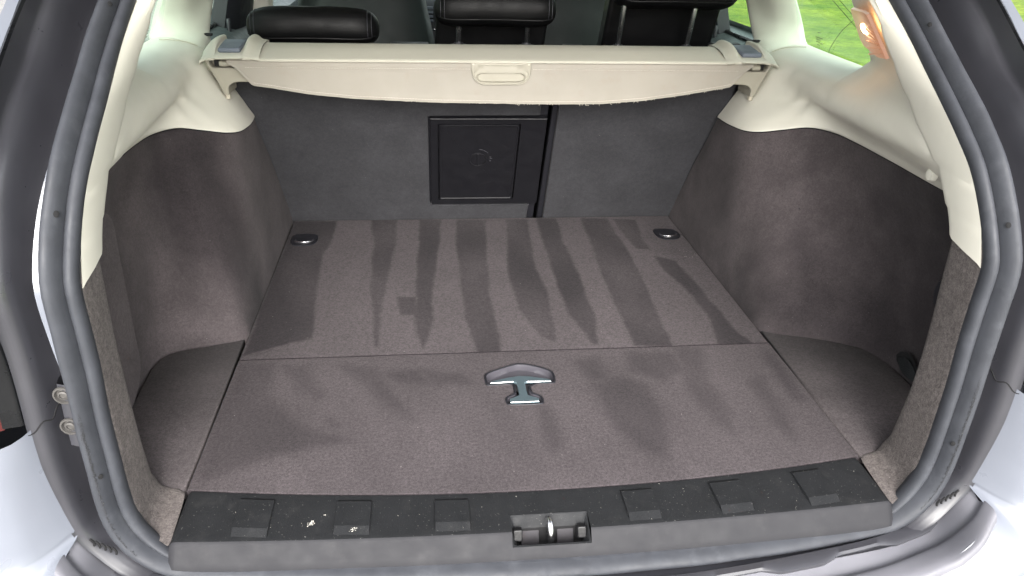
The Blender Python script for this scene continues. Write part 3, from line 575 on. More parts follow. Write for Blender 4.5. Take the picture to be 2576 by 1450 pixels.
# ------------------------------------------------------------------ beige interior trim, both sides
for s in (1, -1):
    S_ = lambda L_: [(q[0]*s, q[1], q[2]) for q in L_]
    secs = [
     [(.5715, .913, .342), (.581, .905, .365), (.593, .896, .392), (.607, .888, .42), (.622, .882, .45), (.640, .878, .482), (.668, .878, .508), (.710, .882, .522), (.757, .885, .526)],
     [(.563, .850, .347), (.576, .848, .372), (.592, .845, .400), (.610, .843, .43), (.626, .842, .458), (.642, .843, .488), (.668, .845, .510), (.710, .85, .5225), (.757, .855, .525)],
     [(.5585, .785, .353), (.574, .786, .380), (.595, .787, .408), (.615, .788, .433), (.633, .789, .460), (.646, .790, .488), (.668, .784, .509), (.708, .79, .521), (.757, .80, .524)],
     [(.5620, .715, .360), (.581, .718, .385), (.605, .722, .410), (.627, .726, .433), (.643, .729, .457), (.651, .731, .485), (.668, .726, .506), (.708, .735, .519), (.757, .75, .5235)],
     [(.580, .668, .370), (.600, .671, .394), (.622, .674, .417), (.641, .676, .438), (.646, .677, .457), (.646, .680, .483), (.660, .678, .504), (.702, .690, .518), (.757, .70, .523)],
     [(.612, .630, .385), (.630, .630, .406), (.644, .629, .427), (.651, .627, .445), (.640, .624, .459), (.639, .625, .482), (.654, .63, .503), (.698, .642, .517), (.757, .655, .523)],
     [(.650, .590, .400), (.656, .588, .417), (.656, .584, .434), (.651, .580, .447), (.634, .573, .462), (.632, .575, .484), (.648, .582, .504), (.694, .595, .518), (.757, .615, .523)],
     [(.680, .54, .402), (.674, .535, .418), (.662, .528, .436), (.645, .52, .450), (.626, .510, .465), (.626, .512, .488), (.645, .525, .508), (.690, .548, .522), (.748, .578, .532)],
     [(.690, .477, .401), (.680, .474, .418), (.660, .470, .438), (.639, .466, .452), (.620, .458, .468), (.618, .462, .490), (.634, .480, .512), (.672, .508, .528), (.722, .545, .545)],
     [(.690, .40, .402), (.676, .395, .420), (.654, .385, .440), (.631, .375, .455), (.611, .368, .472), (.609, .372, .494), (.620, .388, .514), (.645, .42, .530), (.680, .460, .548)],
     [(.686, .31, .404), (.668, .305, .424), (.645, .298, .443), (.622, .290, .458), (.601, .284, .476), (.598, .288, .498), (.606, .302, .516), (.620, .325, .532), (.642, .355, .549)],
     [(.680, .21, .406), (.658, .205, .427), (.632, .198, .447), (.610, .192, .464), (.590, .188, .482), (.587, .192, .504), (.590, .202, .520), (.598, .218, .535), (.609, .240, .550)],
     [(.672, .09, .41), (.645, .09, .432), (.615, .09, .452), (.596, .092, .470), (.580, .095, .489), (.578, .102, .508), (.578, .110, .522), (.579, .120, .537), (.580, .132, .551)],
     [(.665, .02, .412), (.648, .03, .434), (.628, .04, .454), (.612, .05, .472), (.600, .055, .490), (.594, .07, .508), (.592, .085, .522), (.590, .098, .537), (.588, .118, .551)]]
    nu, nv = 90, 56
    v, f = loft_v([S_([(r[0][0]+.010, r[0][1], r[0][2]+.0005), (r[0][0]-.0012, r[0][1], r[0][2]-.0004)]+r[1:]) for r in secs], nu, nv)
    # rear pillar, growing out of the top row behind the window
    i0 = int(round(7/13*(nu-1))); top = [v[i*nv+nv-1] for i in range(i0, nu)]
    def pil(t, z):      # t 0 at the window edge, 1 at the opening edge
        wy = [(.748, .578, .532), (.728, .556, .556), (.703, .540, .588), (.688, .544, .612), (.652, .541, .664), (.62, .555, .74), (.585, .60, .84)]
        sy = [(.580, .130, .548), (.577, .165, .572), (.570, .195, .605), (.548, .247, .666), (.540, .345, .74), (.525, .47, .84)]
        A = V(spl_z(wy, z)); B_ = V(spl_z(sy, z)); q = A.lerp(B_, t); q.x += .012*math.sin(math.pi*t); return V((q.x*s, q.y, q.z))
    def spl_z(L_, z):
        for a, c in zip(L_[:-1], L_[1:]):
            if z <= c[2] or c is L_[-1]:
                k = (z-a[2])/(c[2]-a[2]); return [a[m]+(c[m]-a[m])*k for m in range(3)]
    rows = [top]; n_ = len(top)
    for z in [.565+.275*k/15 for k in range(16)]:
        bl = sstep(.54, .60, z)
        r = []
        for k in range(n_):
            t = k/(n_-1); q = pil(t, z); base = top[k]+V((0, 0, z-top[k].z)); r.append(base.lerp(q, 1 if k == 0 else min(1, .7+bl*.6)))
        rows.append(r)
    off = len(v); v2 = v+[p for r in rows for p in r]; f2 = f+grid_f(len(rows), n_, off)
    trim = ob('quarter_trim', v2, f2, 'beige', car, merge=.0006, ang=75)
    # strip on the edge of the opening (reveal), with a turned-in edge
    def edge(z, A):
        for a, c in zip(A[:-1], A[1:]):
            if a[2] >= z >= c[2]:
                k = (z-a[2])/(c[2]-a[2]); return V([a[m]+(c[m]-a[m])*k for m in range(3)])
        return V(A[0]) if z > A[0][2] else V(A[-1])
    EO = [(.515, .50, .86), (.545, .42, .81), (.560, .325, .745), (.563, .223, .675), (.567, .177, .644), (.568, .112, .601), (.568, .06, .566), (.571, .021, .532), (.573, -.003, .517), (.575, -.029, .49), (.577, -.048, .466), (.578, -.062, .440), (.578, -.075, .41), (.579, -.082, .387), (.583, -.078, .352), (.585, -.079, .30)]
    EI = [(.505, .54, .86), (.525, .455, .81), (.540, .345, .745), (.545, .250, .675), (.557, .226, .64), (.566, .200, .605), (.572, .182, .58), (.577, .145, .545), (.577, .10, .515), (.577, .055, .486), (.580, .029, .452), (.580, .007, .42), (.581, -.003, .391), (.584, -.004, .35), (.585, -.006, .30)]
    zs = [.855-.45*k/44 for k in range(45)]
    vv = []
    for k, z in enumerate(zs):
        fr_ = ring_at(1, z); a = fr_[0]+fr_[1]*-.0148+fr_[2]*-.0165; c = edge(z, EI)+V((0, 0, 0)); c = c+V((0, a.y-edge(a.z, EO).y, a.z-z))*.6
        cols = [fr_[0]+fr_[1]*-.005+fr_[2]*-.024, a, a.lerp(c, .1)+V((-.0012, 0, 0)), a.lerp(c, .5)+V((-.0022, 0, 0)), a.lerp(c, .9)+V((-.0012, 0, 0)), c, c+V((.002, .003, 0)), c+V((.014, .006, 0)), c+V((.05, .012, 0))]
        if k == len(zs)-1: pass
        vv += [V((q.x*s, q.y, q.z)) for q in cols]
    # slanted lower end as in the photo: outer end hangs lower than the inner one
    m = 9
    for k in range(len(zs)-4, len(zs)):
        for j in range(m):
            vv[k*m+j].z -= (.012*(k-len(zs)+4)/3)*(1 if j < 2 else max(0, 1-(j-1)/4.))
    ob('pillar_strip', vv, grid_f(len(zs), m), 'beige', trim, ang=60)
    # rib line and retaining knob on the rear pillar
    g = [(.597, .262, .600), (.606, .245, .572), (.612, .232, .548), (.614, .226, .52), (.611, .222, .49), (.607, .22, .468)]
    v, f = tube_v(spline(S_(g), 24), .0022, 8); ob('trim_rib', v, f, 'beige', trim)
    kp = []
    if s < 0: pass
    for r_, h in ((.014, 0), (.0135, .008), (.0105, .0125), (.006, .0135)):
        kp += [V((s*(.622-h*.7), .128+r_*.75*math.cos(a), .448+r_*.85*math.sin(a))) for a in [2*math.pi*k/12 for k in range(12)]]
    if s > 0: ob('retaining_knob', kp, grid_f(4, 12, wrap=True)+[tuple(range(36, 48))], 'beige', trim)
    # middle pillar trim
    sec = []
    for z, xi, yi, xo, yo in ((.470, .650, .955, .768, .915), (.512, .662, .975, .782, .930), (.530, .667, 1.005, .778, .940), (.56, .666, 1.035, .768, .945), (.60, .660, 1.06, .748, .942), (.70, .632, 1.09, .70, .95), (.86, .58, 1.10, .63, .97)):
        bulge = .018
        sec.append(S_([(xi+.03, yi+.03, z), (xi, yi, z), (xi+.012, yi-.045, z), (xi*.5+xo*.5-.010, yi*.35+yo*.65-.030, z), (xo-.012, yo-.018, z), (xo, yo+.006, z), (xo+.012, yo+.03, z)]))
    loft('pillar_trim', sec, 30, 30, 'beige_pillar', car)
    # shaded slot where the seat belt leaves the trim
    box('belt_slot', (s*.662, .962, .520), (.018, .012, .006), 'dark', car, bevel=.002)
    v, f = tube_v(spline(S_([(.735, .842, .5262), (.71, .852, .5245), (.685, .864, .519), (.665, .872, .510)]), 14), .0011, 6); ob('trim_joint', v, f, 'beige_dark', trim)

# lit courtesy lamp in the right rear pillar
lp = [V(p) for p in ((.651, .516, .653), (.590, .366, .664), (.578, .331, .664), (.603, .284, .599), (.638, .364, .588), (.690, .505, .586), (.690, .523, .595))]
ln = V((-.807, .287, -.517))
cen = sum(lp, V())/7
def lamp_ring(k, d): return [cen+(p-cen)*k+ln*d for p in lp]
vv = lamp_ring(1.0, .004)+lamp_ring(.985, .009)+lamp_ring(.93, .011)
lamp = ob('courtesy_lamp', vv, grid_f(3, 7, wrap=True)+[tuple(range(14, 21))], 'lamp_lens', car, label='lit amber courtesy lamp lens')
bp = V((.618, .39, .634))+ln*.006
v, f = [], []
cr_ = []
for k, (r_, h) in enumerate(((.002, -.0002), (.006, .003), (.0075, .007), (.005, .0085), (.001, .009))): cr_ += [bp+ln*h+(V((0, 1, .05))*math.cos(a)+V((.5, .0, -.8))*math.sin(a))*r_*(1.6 if True else 1) for a in [2*math.pi*q/12 for q in range(12)]]
ob('bulb', cr_, grid_f(5, 12, wrap=True), 'bulb', lamp)
for k in range(7):
    a = lp[2].lerp(lp[3], .3+.09*k)+ln*.0125; c = a+V((.035-.003*k, .10-.006*k, .012-.004*k))
    v, f = tube_v([a, a.lerp(c, .5), c], .0012, 5); ob('lens_rib', v, f, 'lamp_lens', lamp)
ll = bpy.data.lights.new('courtesy_lamp_light', 'POINT'); ll.energy = .008; ll.color = (1, .62, .32); ll.shadow_soft_size = .01
lo_ = bpy.data.objects.new('courtesy_lamp_light', ll); COL.objects.link(lo_); lo_.location = bp+ln*.02

# ------------------------------------------------------------------ carpeted side walls
TOPS = [(.5715, .913, .342), (.563, .850, .347), (.5585, .785, .353), (.5620, .715, .360), (.580, .668, .370), (.612, .630, .385), (.650, .590, .400), (.680, .54, .402), (.690, .477, .401), (.690, .40, .402), (.686, .31, .404), (.680, .21, .406), (.672, .09, .41)]
LOWS = [[(.545, 1.125, -.02), (.546, 1.105, .02), (.551, 1.05, .10), (.559, .985, .21)], [(.5442, 1.0, -.02), (.545, .99, .02), (.548, .96, .10), (.554, .91, .21)], [(.5435, .88, -.02), (.544, .875, .02), (.546, .855, .10), (.551, .82, .21)],
        [(.5425, .77, -.02), (.543, .765, .02), (.5455, .755, .10), (.550, .735, .21)], [(.5420, .69, -.02), (.543, .685, .02), (.547, .68, .10), (.554, .675, .21)], [(.5415, .61, -.02), (.543, .61, .02), (.553, .615, .10), (.574, .625, .21)],
        [(.5410, .51, -.02), (.543, .51, .02), (.567, .53, .10), (.608, .56, .21)], [(.546, .420, -.02), (.558, .428, .02), (.612, .465, .10), (.662, .505, .21)], [(.640, .382, -.02), (.650, .388, .02), (.690, .415, .10), (.712, .445, .21)],
        [(.722, .340, -.02), (.726, .343, .02), (.738, .355, .10), (.738, .375, .21)], [(.752, .275, -.02), (.754, .277, .02), (.756, .28, .10), (.748, .285, .21)], [(.760, .20, -.02), (.760, .20, .02), (.758, .20, .10), (.748, .20, .21)], [(.752, .06, -.02), (.751, .06, .02), (.749, .06, .10), (.740, .06, .21)]]
RIGHT = []
for lo4, t in zip(LOWS, TOPS):
    m = V(lo4[-1]).lerp(V(t), .58)+V((.002 if lo4[-1][0] < .6 else .006, 0, 0))
    RIGHT.append([V(q) for q in lo4]+[m, V(t)+V((.0012, 0, -.004)), V(t)+V((.008, 0, .001)), V(t)+V((.034, 0, .008))])
LEFT = [[list(p) for p in r] for r in RIGHT]
for i, r in enumerate(LEFT):
    for p in r:
        if i >= 10 and p[0] > .69: p[0] = .69+(p[0]-.69)*.25
        if i == 7: p[1] += .028
        p[0] = -p[0]
for i, L4 in ((8, [(.664, .417, -.02), (.668, .420, .02), (.684, .437, .10), (.690, .455, .21)]), (9, [(.698, .372, -.02), (.6985, .373, .02), (.700, .379, .10), (.697, .390, .21)]), (10, [(.703, .285, -.02), (.703, .285, .02), (.703, .29, .10), (.700, .295, .21)])):
    for k in range(4): LEFT[i][k] = [-L4[k][0], L4[k][1], L4[k][2]]
for nm, secs in (('side_carpet', RIGHT), ('side_carpet', LEFT)):
    v, f = loft_v(secs, 100, 56)
    v = [p+V((math.copysign(1, p.x)*.0016*noise.noise(p*9), 0, 0)) for p in v]
    def wall_tone(p):  # random tone, plus a darker band on the left and darker rear ends
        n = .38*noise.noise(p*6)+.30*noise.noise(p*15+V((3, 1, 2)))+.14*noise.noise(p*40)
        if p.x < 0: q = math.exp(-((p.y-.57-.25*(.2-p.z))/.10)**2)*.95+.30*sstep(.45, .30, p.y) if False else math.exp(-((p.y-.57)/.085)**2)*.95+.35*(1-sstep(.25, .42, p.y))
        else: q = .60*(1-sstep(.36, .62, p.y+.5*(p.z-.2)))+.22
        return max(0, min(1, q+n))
    sg_ = 1 if secs is RIGHT else -1
    gv, gf = tube_v(spline([(sg_*(t[0]+.0004), t[1], t[2]-.0016) for t in TOPS], 120), .0013, 6); ob('trim_gap_shadow', gv, gf, 'dark', car)  # dark tube stands in for the shadow line under the trim edge
    wc = ob(nm, v, f, 'side_carpet', car, ang=80, attr={'pile_tone': [wall_tone(p) for p in v]})
    if secs is RIGHT:
        # netting strap lying in its slot, and the black fastener higher up
        sp_ = [(.7500, .250, .023), (.7500, .255, .033), (.7500, .247, .046), (.7500, .230, .056), (.7495, .208, .056), (.7495, .190, .045), (.7500, .178, .019), (.7500, .217, .010)]
        vv = [V(p)+V((-.001, 0, 0)) for p in sp_]+[V(p)+V((.012, 0, 0)) for p in sp_]
        sl_ = ob('strap_slot', [V(p)+V((-.002, 0, 0)) for p in sp_], [tuple(range(8))], 'dark', wc)
        vv = []
        for k in range(10):
            t = k/9; vv += [V((.7455-.004*math.sin(t*3.1), .246-.064*t, .032+.018*math.sin(t*3.1))), V((.7455-.004*math.sin(t*3.1), .230-.046*t, .016))]
        ob('webbing_strap', vv, grid_f(10, 2), 'belt', wc)
        vv = disc_v(V((.735, .172, .215)), V((0, 1, 0)), V((0, 0, 1)), .016, .028, 16)
        vv2 = disc_v(V((.727, .170, .215)), V((0, 1, 0)), V((0, 0, 1)), .012, .023, 16)
        ob('black_fastener', vv+vv2, [tuple(range(16, 32))]+[(k, (k+1) % 16, 16+(k+1) % 16, 16+k) for k in range(16)], 'black_plastic', wc)
        # stapled dashes pressed into the felt
        for k in range(7):
            c = V((.640+.0018*k, .545-.004*k, .236-.012*k)); v_, f_ = tube_v([c+V((-.004, .004, .002)), c+V((-.002, -.006, -.003))], .0012, 5); ob('felt_mark', v_, f_, 'black_plastic', wc)
# separate cover flap standing proud on the left wall
FLAP = [(.020, .330), (.150, .345), (.243, .351), (.261, .354), (.274, .343), (.281, .322), (.280, .285), (.283, .232), (.288, .168), (.293, .102), (.297, .060), (.288, .035), (.262, .012), (.225, -.002), (.10, -.004), (.020, .0)]
xs_ = lambda y, z: -(.676+.016*(1-sstep(.0, .36, z))*.9)
v, f = [], []
poly = smooth_poly(FLAP, 1)
prism('cover_flap', poly, lambda y, z, d: V((xs_(y, z)-d, y, z)), -.001, .012, 'flap_carpet', car, bevel=.003, seg=2, label='carpeted flap on the left wall')

# carpeted reveal round the lower half of the opening, ending beside the sill plate
for s in (1, -1):
    S_ = lambda L_: [(q[0]*s, q[1], q[2]) for q in L_]
    RV = [((.582, -.080, .432), (.5845, .004, .428)), ((.581, -.081, .400), (.584, .0, .395)), ((.584, -.079, .345), (.5855, -.002, .335)), ((.586, -.080, .28), (.5855, -.007, .27)), ((.585, -.086, .21), (.583, -.013, .21)), ((.585, -.087, .15), (.582, -.014, .15)), ((.586, -.086, .10), (.583, -.008, .095)),
          ((.586, -.085, .060), (.584, -.002, .055)), ((.583, -.085, .033), (.583, .002, .026)), ((.575, -.084, .012), (.577, .004, .009)), ((.563, -.088, -.004), (.566, .004, .0015)), ((.548, -.097, -.0035), (.552, .003, -.0005)), ((.5375, -.1035, -.006), (.5415, -.003, -.003))]
    vs_ = []
    for a, c in RV:
        if a[2] > .02: fr_ = ring_at(1, a[2]); a = fr_[0]+fr_[1]*-.0135+fr_[2]*-.0175
        a, c = V(a), V(c); d = V((.012, 0, 0)) if c.z > .03 else V((.004, .004, -.008))
        vs_.append(S_([a+V((.006, .002, 0)), a, a.lerp(c, .3)+V((-.001, 0, 0)), a.lerp(c, .65)+V((-.001, 0, 0)), a.lerp(c, .95), c+V((.003, .004, 0)), c+d+V((0, .008, 0)), c+d*4+V((0, .012, 0))]))
    loft('opening_edge_carpet', vs_, 60, 24, 'edge_carpet', car, ang=75)

# ================================================================== cargo floor boards
FX = [p[0] for p in D['mat_front']]; FY = [p[1] for p in D['mat_front']]
def front_y(x):
    x = max(FX[0], min(FX[-1], x))
    for k in range(len(FX)-1):
        if FX[k] <= x <= FX[k+1]:
            t = (x-FX[k])/(FX[k+1]-FX[k]); return FY[k]+(FY[k+1]-FY[k])*t
    return 0
front_s = lambda x: -.041+.041*min(1, abs(x)/.541)**2.0
def bbox(p): return min(q[0] for q in p), min(q[1] for q in p), max(q[0] for q in p), max(q[1] for q in p)
def napf(polys, soft, wig, seed):
    bb = [bbox(p) for p in polys]
    def fn(x, y):
        n = noise.noise(V((x*16, y*9, seed)))*wig+noise.noise(V((x*55, y*40, seed+3)))*wig*.5
        best = 0.
        for p, (a, b_, c, d) in zip(polys, bb):
            if a-.03 < x < c+.03 and b_-.03 < y < d+.03:
                q = (x, y); dd = pdist(q, p)+n*(1 if True else 0); dd = dd if inside((x, y), p) else -pdist(q, p)+n
                best = max(best, sstep(-soft, soft, dd))
        return best
    return fn
def board(name, parent, x0, x1, ylo, yhi, tone_fn, holes, step=.0045, mat='floor_carpet', dz=0):
    nx = int((x1-x0)/step); xs = [x0, x0+.0006, x0+.002]+[x0+.004+(x1-x0-.008)*k/nx for k in range(nx+1)]+[x1-.002, x1-.0006, x1]
    ny = int((yhi(0)-ylo(0))/step); ts = [0, .0006, .002]; L_ = yhi(0)-ylo(0)
    ts = [t/L_ for t in ts]+[(.004+(L_-.008)*k/ny)/L_ for k in range(ny+1)]+[1-.002/L_, 1-.0006/L_, 1]
    v = []; pile_tone = []
    for x in xs:
        a, b_ = ylo(x), yhi(x)
        for t in ts:
            y = a+(b_-a)*t; d = min(x-x0, x1-x, (t)*L_, (1-t)*L_); r = .0022
            z = -(r-math.sqrt(max(0, r*r-(r-d)**2))) if d < r else 0
            z += .0007*noise.noise(V((x*7, y*7, 1)))+.0003*noise.noise(V((x*120, y*120, 2)))
            v.append(V((x, y, z+dz))); pile_tone.append(1.0 if d < .0012 else tone_fn(x, y))  # rim painted dark so the seam reads as a shaded line
    n2 = len(ts); f = []
    hb = [(h, bbox(h)) for h in holes]
    for q in grid_f(len(xs), n2):
        c = (v[q[0]]+v[q[2]])/2; skip = False
        for h, (a, b_, c_, d_) in hb:
            if a < c.x < c_ and b_ < c.y < d_ and inside((c.x, c.y), h): skip = True
        if not skip: f.append(q)
    # skirt, coloured fully dark to stand in for shade between the boards
    bd = [i*n2 for i in range(len(xs))]+[(len(xs)-1)*n2+j for j in range(1, n2)]+[i*n2+n2-1 for i in range(len(xs)-2, -1, -1)]+[j for j in range(n2-2, 0, -1)]
    o0 = len(v); v += [V((v[i].x, v[i].y, -.022)) for i in bd]; pile_tone += [1.0]*len(bd); m = len(bd)
    f += [(bd[k], bd[(k+1) % m], o0+(k+1) % m, o0+k) for k in range(m)]
    return ob(name, v, f, mat, parent, attr={'pile_tone': pile_tone}, ang=80)

rim = smooth_poly(D['handle_rim'], 1); ring_polys = [smooth_poly(D['ring_l'], 1), smooth_poly(D['ring_r'], 1)]
nf = thing('cargo_floor_board', 'near carpeted cargo floor board with a metal T-shaped pull handle', 'floor board', (0, .17, -.022))
pf = napf(D['patches'], .018, .009, 4.0)
board('carpet', nf, -.5405, .5405, lambda x: front_s(x)+.0015, lambda x: .3696, lambda x, y: .24+.40*pf(x, y)+.14*noise.noise(V((x*7, y*4, 9)))+.10*noise.noise(V((x*22+y*9, y*6, 4))), [inset(rim, .0014)])  # constant part darkens this whole board's colour to offset its stronger light
rb = lambda d: inset(rim, d)
rings('handle_rim', [(rim, -.002), (rim, .0008), (rb(.0014), .0018), (rb(.0032), .0016), (rb(.0044), .0002)], 'black_plastic', nf, fill=False, ang=60)
hc = rings('handle_cup', [(rb(.0040), .0006), (rb(.0048), -.003), (rb(.0060), -.012), (rb(.0080), lambda x, y: -.016+.004*sstep(.27, .31, y))], 'cup', nf, ang=70)
ht = prism('pull_handle', D['handle_T'], lambda x, y, d: V((x, y, d+.0016-.0040*sstep(.258, .285, y))), -.006, 0., 'dark_chrome', nf, bevel=.0014, seg=2)
v, f = tube_v([(-.056, .2570, .0008), (0-.014, .2592, .0008)], .0009, 6); ob('polished_edge', v, f, 'chrome', ht)
v, f = tube_v([(.013, .2576, .0008), (.0575, .2556, .0008)], .0009, 6); ob('polished_edge', v, f, 'chrome', ht)
v, f = tube_v([(-.0252, .1926, .0008), (.0262, .1926, .0008)], .0010, 6); ob('polished_edge', v, f, 'chrome', ht)

ff = thing('cargo_floor_board', 'far carpeted cargo floor board with vacuum stripes and two lashing eyes', 'floor board', (0, .74, -.022))
sf = napf(D['stripes'], .0055, .005, 1.0)
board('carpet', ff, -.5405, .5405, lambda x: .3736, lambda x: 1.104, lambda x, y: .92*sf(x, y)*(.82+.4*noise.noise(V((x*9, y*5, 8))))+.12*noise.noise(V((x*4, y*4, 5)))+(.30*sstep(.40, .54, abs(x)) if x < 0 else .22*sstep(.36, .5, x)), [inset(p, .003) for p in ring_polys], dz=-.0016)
for p, s in zip(ring_polys, (-1, 1)):
    rp = lambda d: inset(p, d)
    cup = rings('lashing_cup', [(p, -.002), (p, .0012), (rp(.002), .0022), (rp(.0050), .0018), (rp(.0065), -.004), (rp(.0100), -.014)], 'black_plastic', ff, ang=60)
    c = V((sum(q[0] for q in p)/len(p), sum(q[1] for q in p)/len(p), 0))
    pts = [c+V((-.021, .014, -.004)), c+V((-.023, .0, -.0015)), c+V((-.020, -.014, .001)), c+V((-.011, -.021, .0025)), c+V((0, -.0235, .003)), c+V((.011, -.021, .0025)), c+V((.020, -.014, .001)), c+V((.023, 0, -.0015)), c+V((.021, .014, -.004))]
    v, f = tube_v(spline(pts, 30), .0028, 8); ob('lashing_eye', [q+V((0, 0, .0012)) for q in v], f, 'post', cup)
    dm = []
    for r_, h in ((.011, -.013), (.010, -.006), (.006, -.004), (.0005, -.0035)): dm += [c+V((r_*math.cos(a), r_*math.sin(a), h)) for a in [2*math.pi*k/14 for k in range(14)]]
    ob('centre_boss', dm, grid_f(4, 14, wrap=True), 'black_plastic', cup)

# side floor lids left and right of the boards
def lid(name, label, outline, loc):
    t = thing(name, label, 'floor lid', loc)
    n = len(outline); pl_ = outline if area2(outline) > 0 else outline[::-1]
    pl_ = inset(pl_, .002); q1 = inset(pl_, .003)
    rings('carpet', [(pl_, -.02), (pl_, -.004), (q1, lambda x, y: -.0012+.0006*noise.noise(V((x*30, y*30, 0))))], 'pocket_carpet', t, ang=70)
    return t
OL = [(-.5435, .003), (-.5435, .458), (-.615, .432), (-.662, .417), (-.683, .404), (-.694, .385), (-.700, .35), (-.697, .26), (-.697, .02), (-.60, .006)]
OR = [(.5435, .003), (.5435, .426), (.600, .408), (.650, .388), (.70, .362), (.730, .343), (.748, .314), (.756, .276), (.758, .20), (.74, .02), (.60, .006)]
lid('floor_lid', 'carpeted floor lid in the left corner, below the raised wall flap', OL, (-.6, .2, -.02))
lid('floor_lid', 'carpeted floor lid in the right corner beside the strap slot', OR, (.6, .2, -.02))
ob('floor_pan', [(-.76, -.09, -.03), (.76, -.09, -.03), (.76, 1.3, -.03), (-.76, 1.3, -.03)], [(0, 1, 2, 3)], 'dark', car)

# ================================================================== sill plate and latch
brk = lambda x: -.1225+.0195*(abs(x)/.54)**2.0
HXL, HXR = -.057, .059
cols_x = sorted(set([round(-.538+1.076*k/220, 4) for k in range(221)]+[HXL, HXR]))
prof_n = 26
v = []; f = []; f_lip = []
def sill_pt(x, k):
    a = front_s(x)-.001; c = brk(x)
    e = min(1, (.538-abs(x))/.010); e = math.sqrt(max(0, 1-(1-e)**2)) if e < 1 else 1
    if k == 0: y, z = a+.004, -.014
    elif k == 1: y, z = a+.0012, -.0002
    elif k <= 17: y = a-.001+(c+.0035-a+.001)*((k-2)/15); z = -.001*sstep(0, 1, (k-2)/15)
    elif k == 18: y, z = c+.0008, -.0014
    elif k == 19: y, z = c-.0022, -.0034
    elif k <= 24: t = (k-20)/4; y, z = c-.0035-.0175*t, -.0055-.026*t
    else: y, z = c-.0225, -.045
    return V((x, y, z-.006*(1-e)))
for x in cols_x:
    for k in range(prof_n): v.append(sill_pt(x, k))
for i in range(len(cols_x)-1):
    for k in range(prof_n-1):
        xc = (cols_x[i]+cols_x[i+1])/2
        if HXL < xc < HXR and 11 <= k < 22: continue
        (f if k < 18 else f_lip).append((i*prof_n+k, i*prof_n+k+1, (i+1)*prof_n+k+1, (i+1)*prof_n+k))
sill = ob('sill_plate', v, f, 'sill', car, ang=55, label='scuffed black plastic sill plate')
lip = ob('sill_lip', v, f_lip, 'sill_lip', sill, ang=55)
bm = bmesh.new(); bm.from_mesh(lip.data); bmesh.ops.delete(bm, geom=[q for q in bm.verts if not q.link_faces], context='VERTS'); bm.to_mesh(lip.data); bm.free()
bm = bmesh.new(); bm.from_mesh(sill.data); bmesh.ops.delete(bm, geom=[q for q in bm.verts if not q.link_faces], context='VERTS'); bm.to_mesh(sill.data); bm.free()
# raised pads with sloped ends
for x0, x1 in ((-.4545, -.4045), (-.311, -.261), (-.1665, -.1165), (.1195, .1685), (.263, .314), (.406, .455)):
    xm = (x0+x1)/2; y1 = front_s(xm)-.0065; y0 = brk(xm)+.0045; sk = (front_s(x1)-front_s(x0))
    n_ = 8; vv = []
    for x, t in ((x0-.0012, 0), (x0, 1), (x1, 1), (x1+.0012, 0)):
        dy = sk*((x-x0)/(x1-x0)-.5)
        for y, h in ((y1, -.0015), (y1-.010, .0036), ((y1+y0)/2, .0036), (y0+.017, .0036), (y0+.001, -.0019), (y0, -.004)): vv.append(V((x, y+dy, h*t-.0022*(1-t))))
    ob('raised_pad', vv, grid_f(4, 6), 'sill', sill, ang=15, label=None)
# latch pocket
far_y = sill_pt(0, 11).y; near = sill_pt(0, 22)
o_ = [V((HXL, far_y, -.0008)), V((HXR, far_y, -.0008)), V((HXR, near.y, near.z)), V((HXL, near.y, near.z))]
def ringpts(c4, r, n=5):
    out = []
    for i in range(4):
        p = c4[i]; a = (c4[i-1]-p).normalized()*r; b_ = (c4[(i+1) % 4]-p).normalized()*r
        for k in range(n+1):
            t = k/n; out.append((p+a)*(1-t)**2+p*2*t*(1-t)+(p+b_)*t*t)
    return out
R0 = ringpts(o_, .0004); R1 = ringpts([o_[0]+V((.002, -.002, -.0015)), o_[1]+V((-.002, -.002, -.0015)), o_[2]+V((-.002, .003, .0006)), o_[3]+V((.002, .003, .0006))], .005)
R2 = ringpts([V((HXL+.006, far_y-.012, -.016)), V((HXR-.006, far_y-.012, -.016)), V((HXR-.009, near.y+.012, -.034)), V((HXL+.009, near.y+.012, -.034))], .006)
R3 = [p+V((0, 0, -.03)) for p in R2]
n_ = len(R0)
pk = ob('latch_pocket', R0+R1+R2, grid_f(3, n_, wrap=True), 'sill', sill, ang=50)
ob('pocket_shaft', R2+R3, grid_f(2, n_, wrap=True)+[tuple(range(n_, 2*n_))], 'dark', pk)
yb = far_y-.0135
for x0, x1 in ((-.041, -.014), (.013, .038)):
    v_, f_ = box_v(((x0+x1)/2, yb-.001, -.032), (x1-x0, .004, .034), math.radians(-24)); ob('latch_plate', v_, f_, 'steel', pk, bevel=.0008)
v_, f_ = box_v((0, yb-.020, -.0455), (.088, .030, .003)); ob('latch_floor', v_, f_, 'steel', pk, bevel=.0006)
st = [(.0, far_y-.008, -.03), (.0, far_y-.007, -.012), (.0, far_y-.009, -.004), (.0003, far_y-.014, -.0012), (.0008, far_y-.021, -.0035), (.0012, far_y-.028, -.013), (.0015, near.y+.017, -.028), (.0015, near.y+.0145, -.042)]
v_, f_ = tube_v(spline(st, 40), .0048, 12); ob('latch_striker', v_, f_, 'post', pk)
for x, sg in ((-.0475, 1), (.0475, -1)):
    box('rubber_stop', (x, yb-.0105, -.0155), (.0135, .012, .018), 'stop', pk, rx=math.radians(-20), bevel=.002)

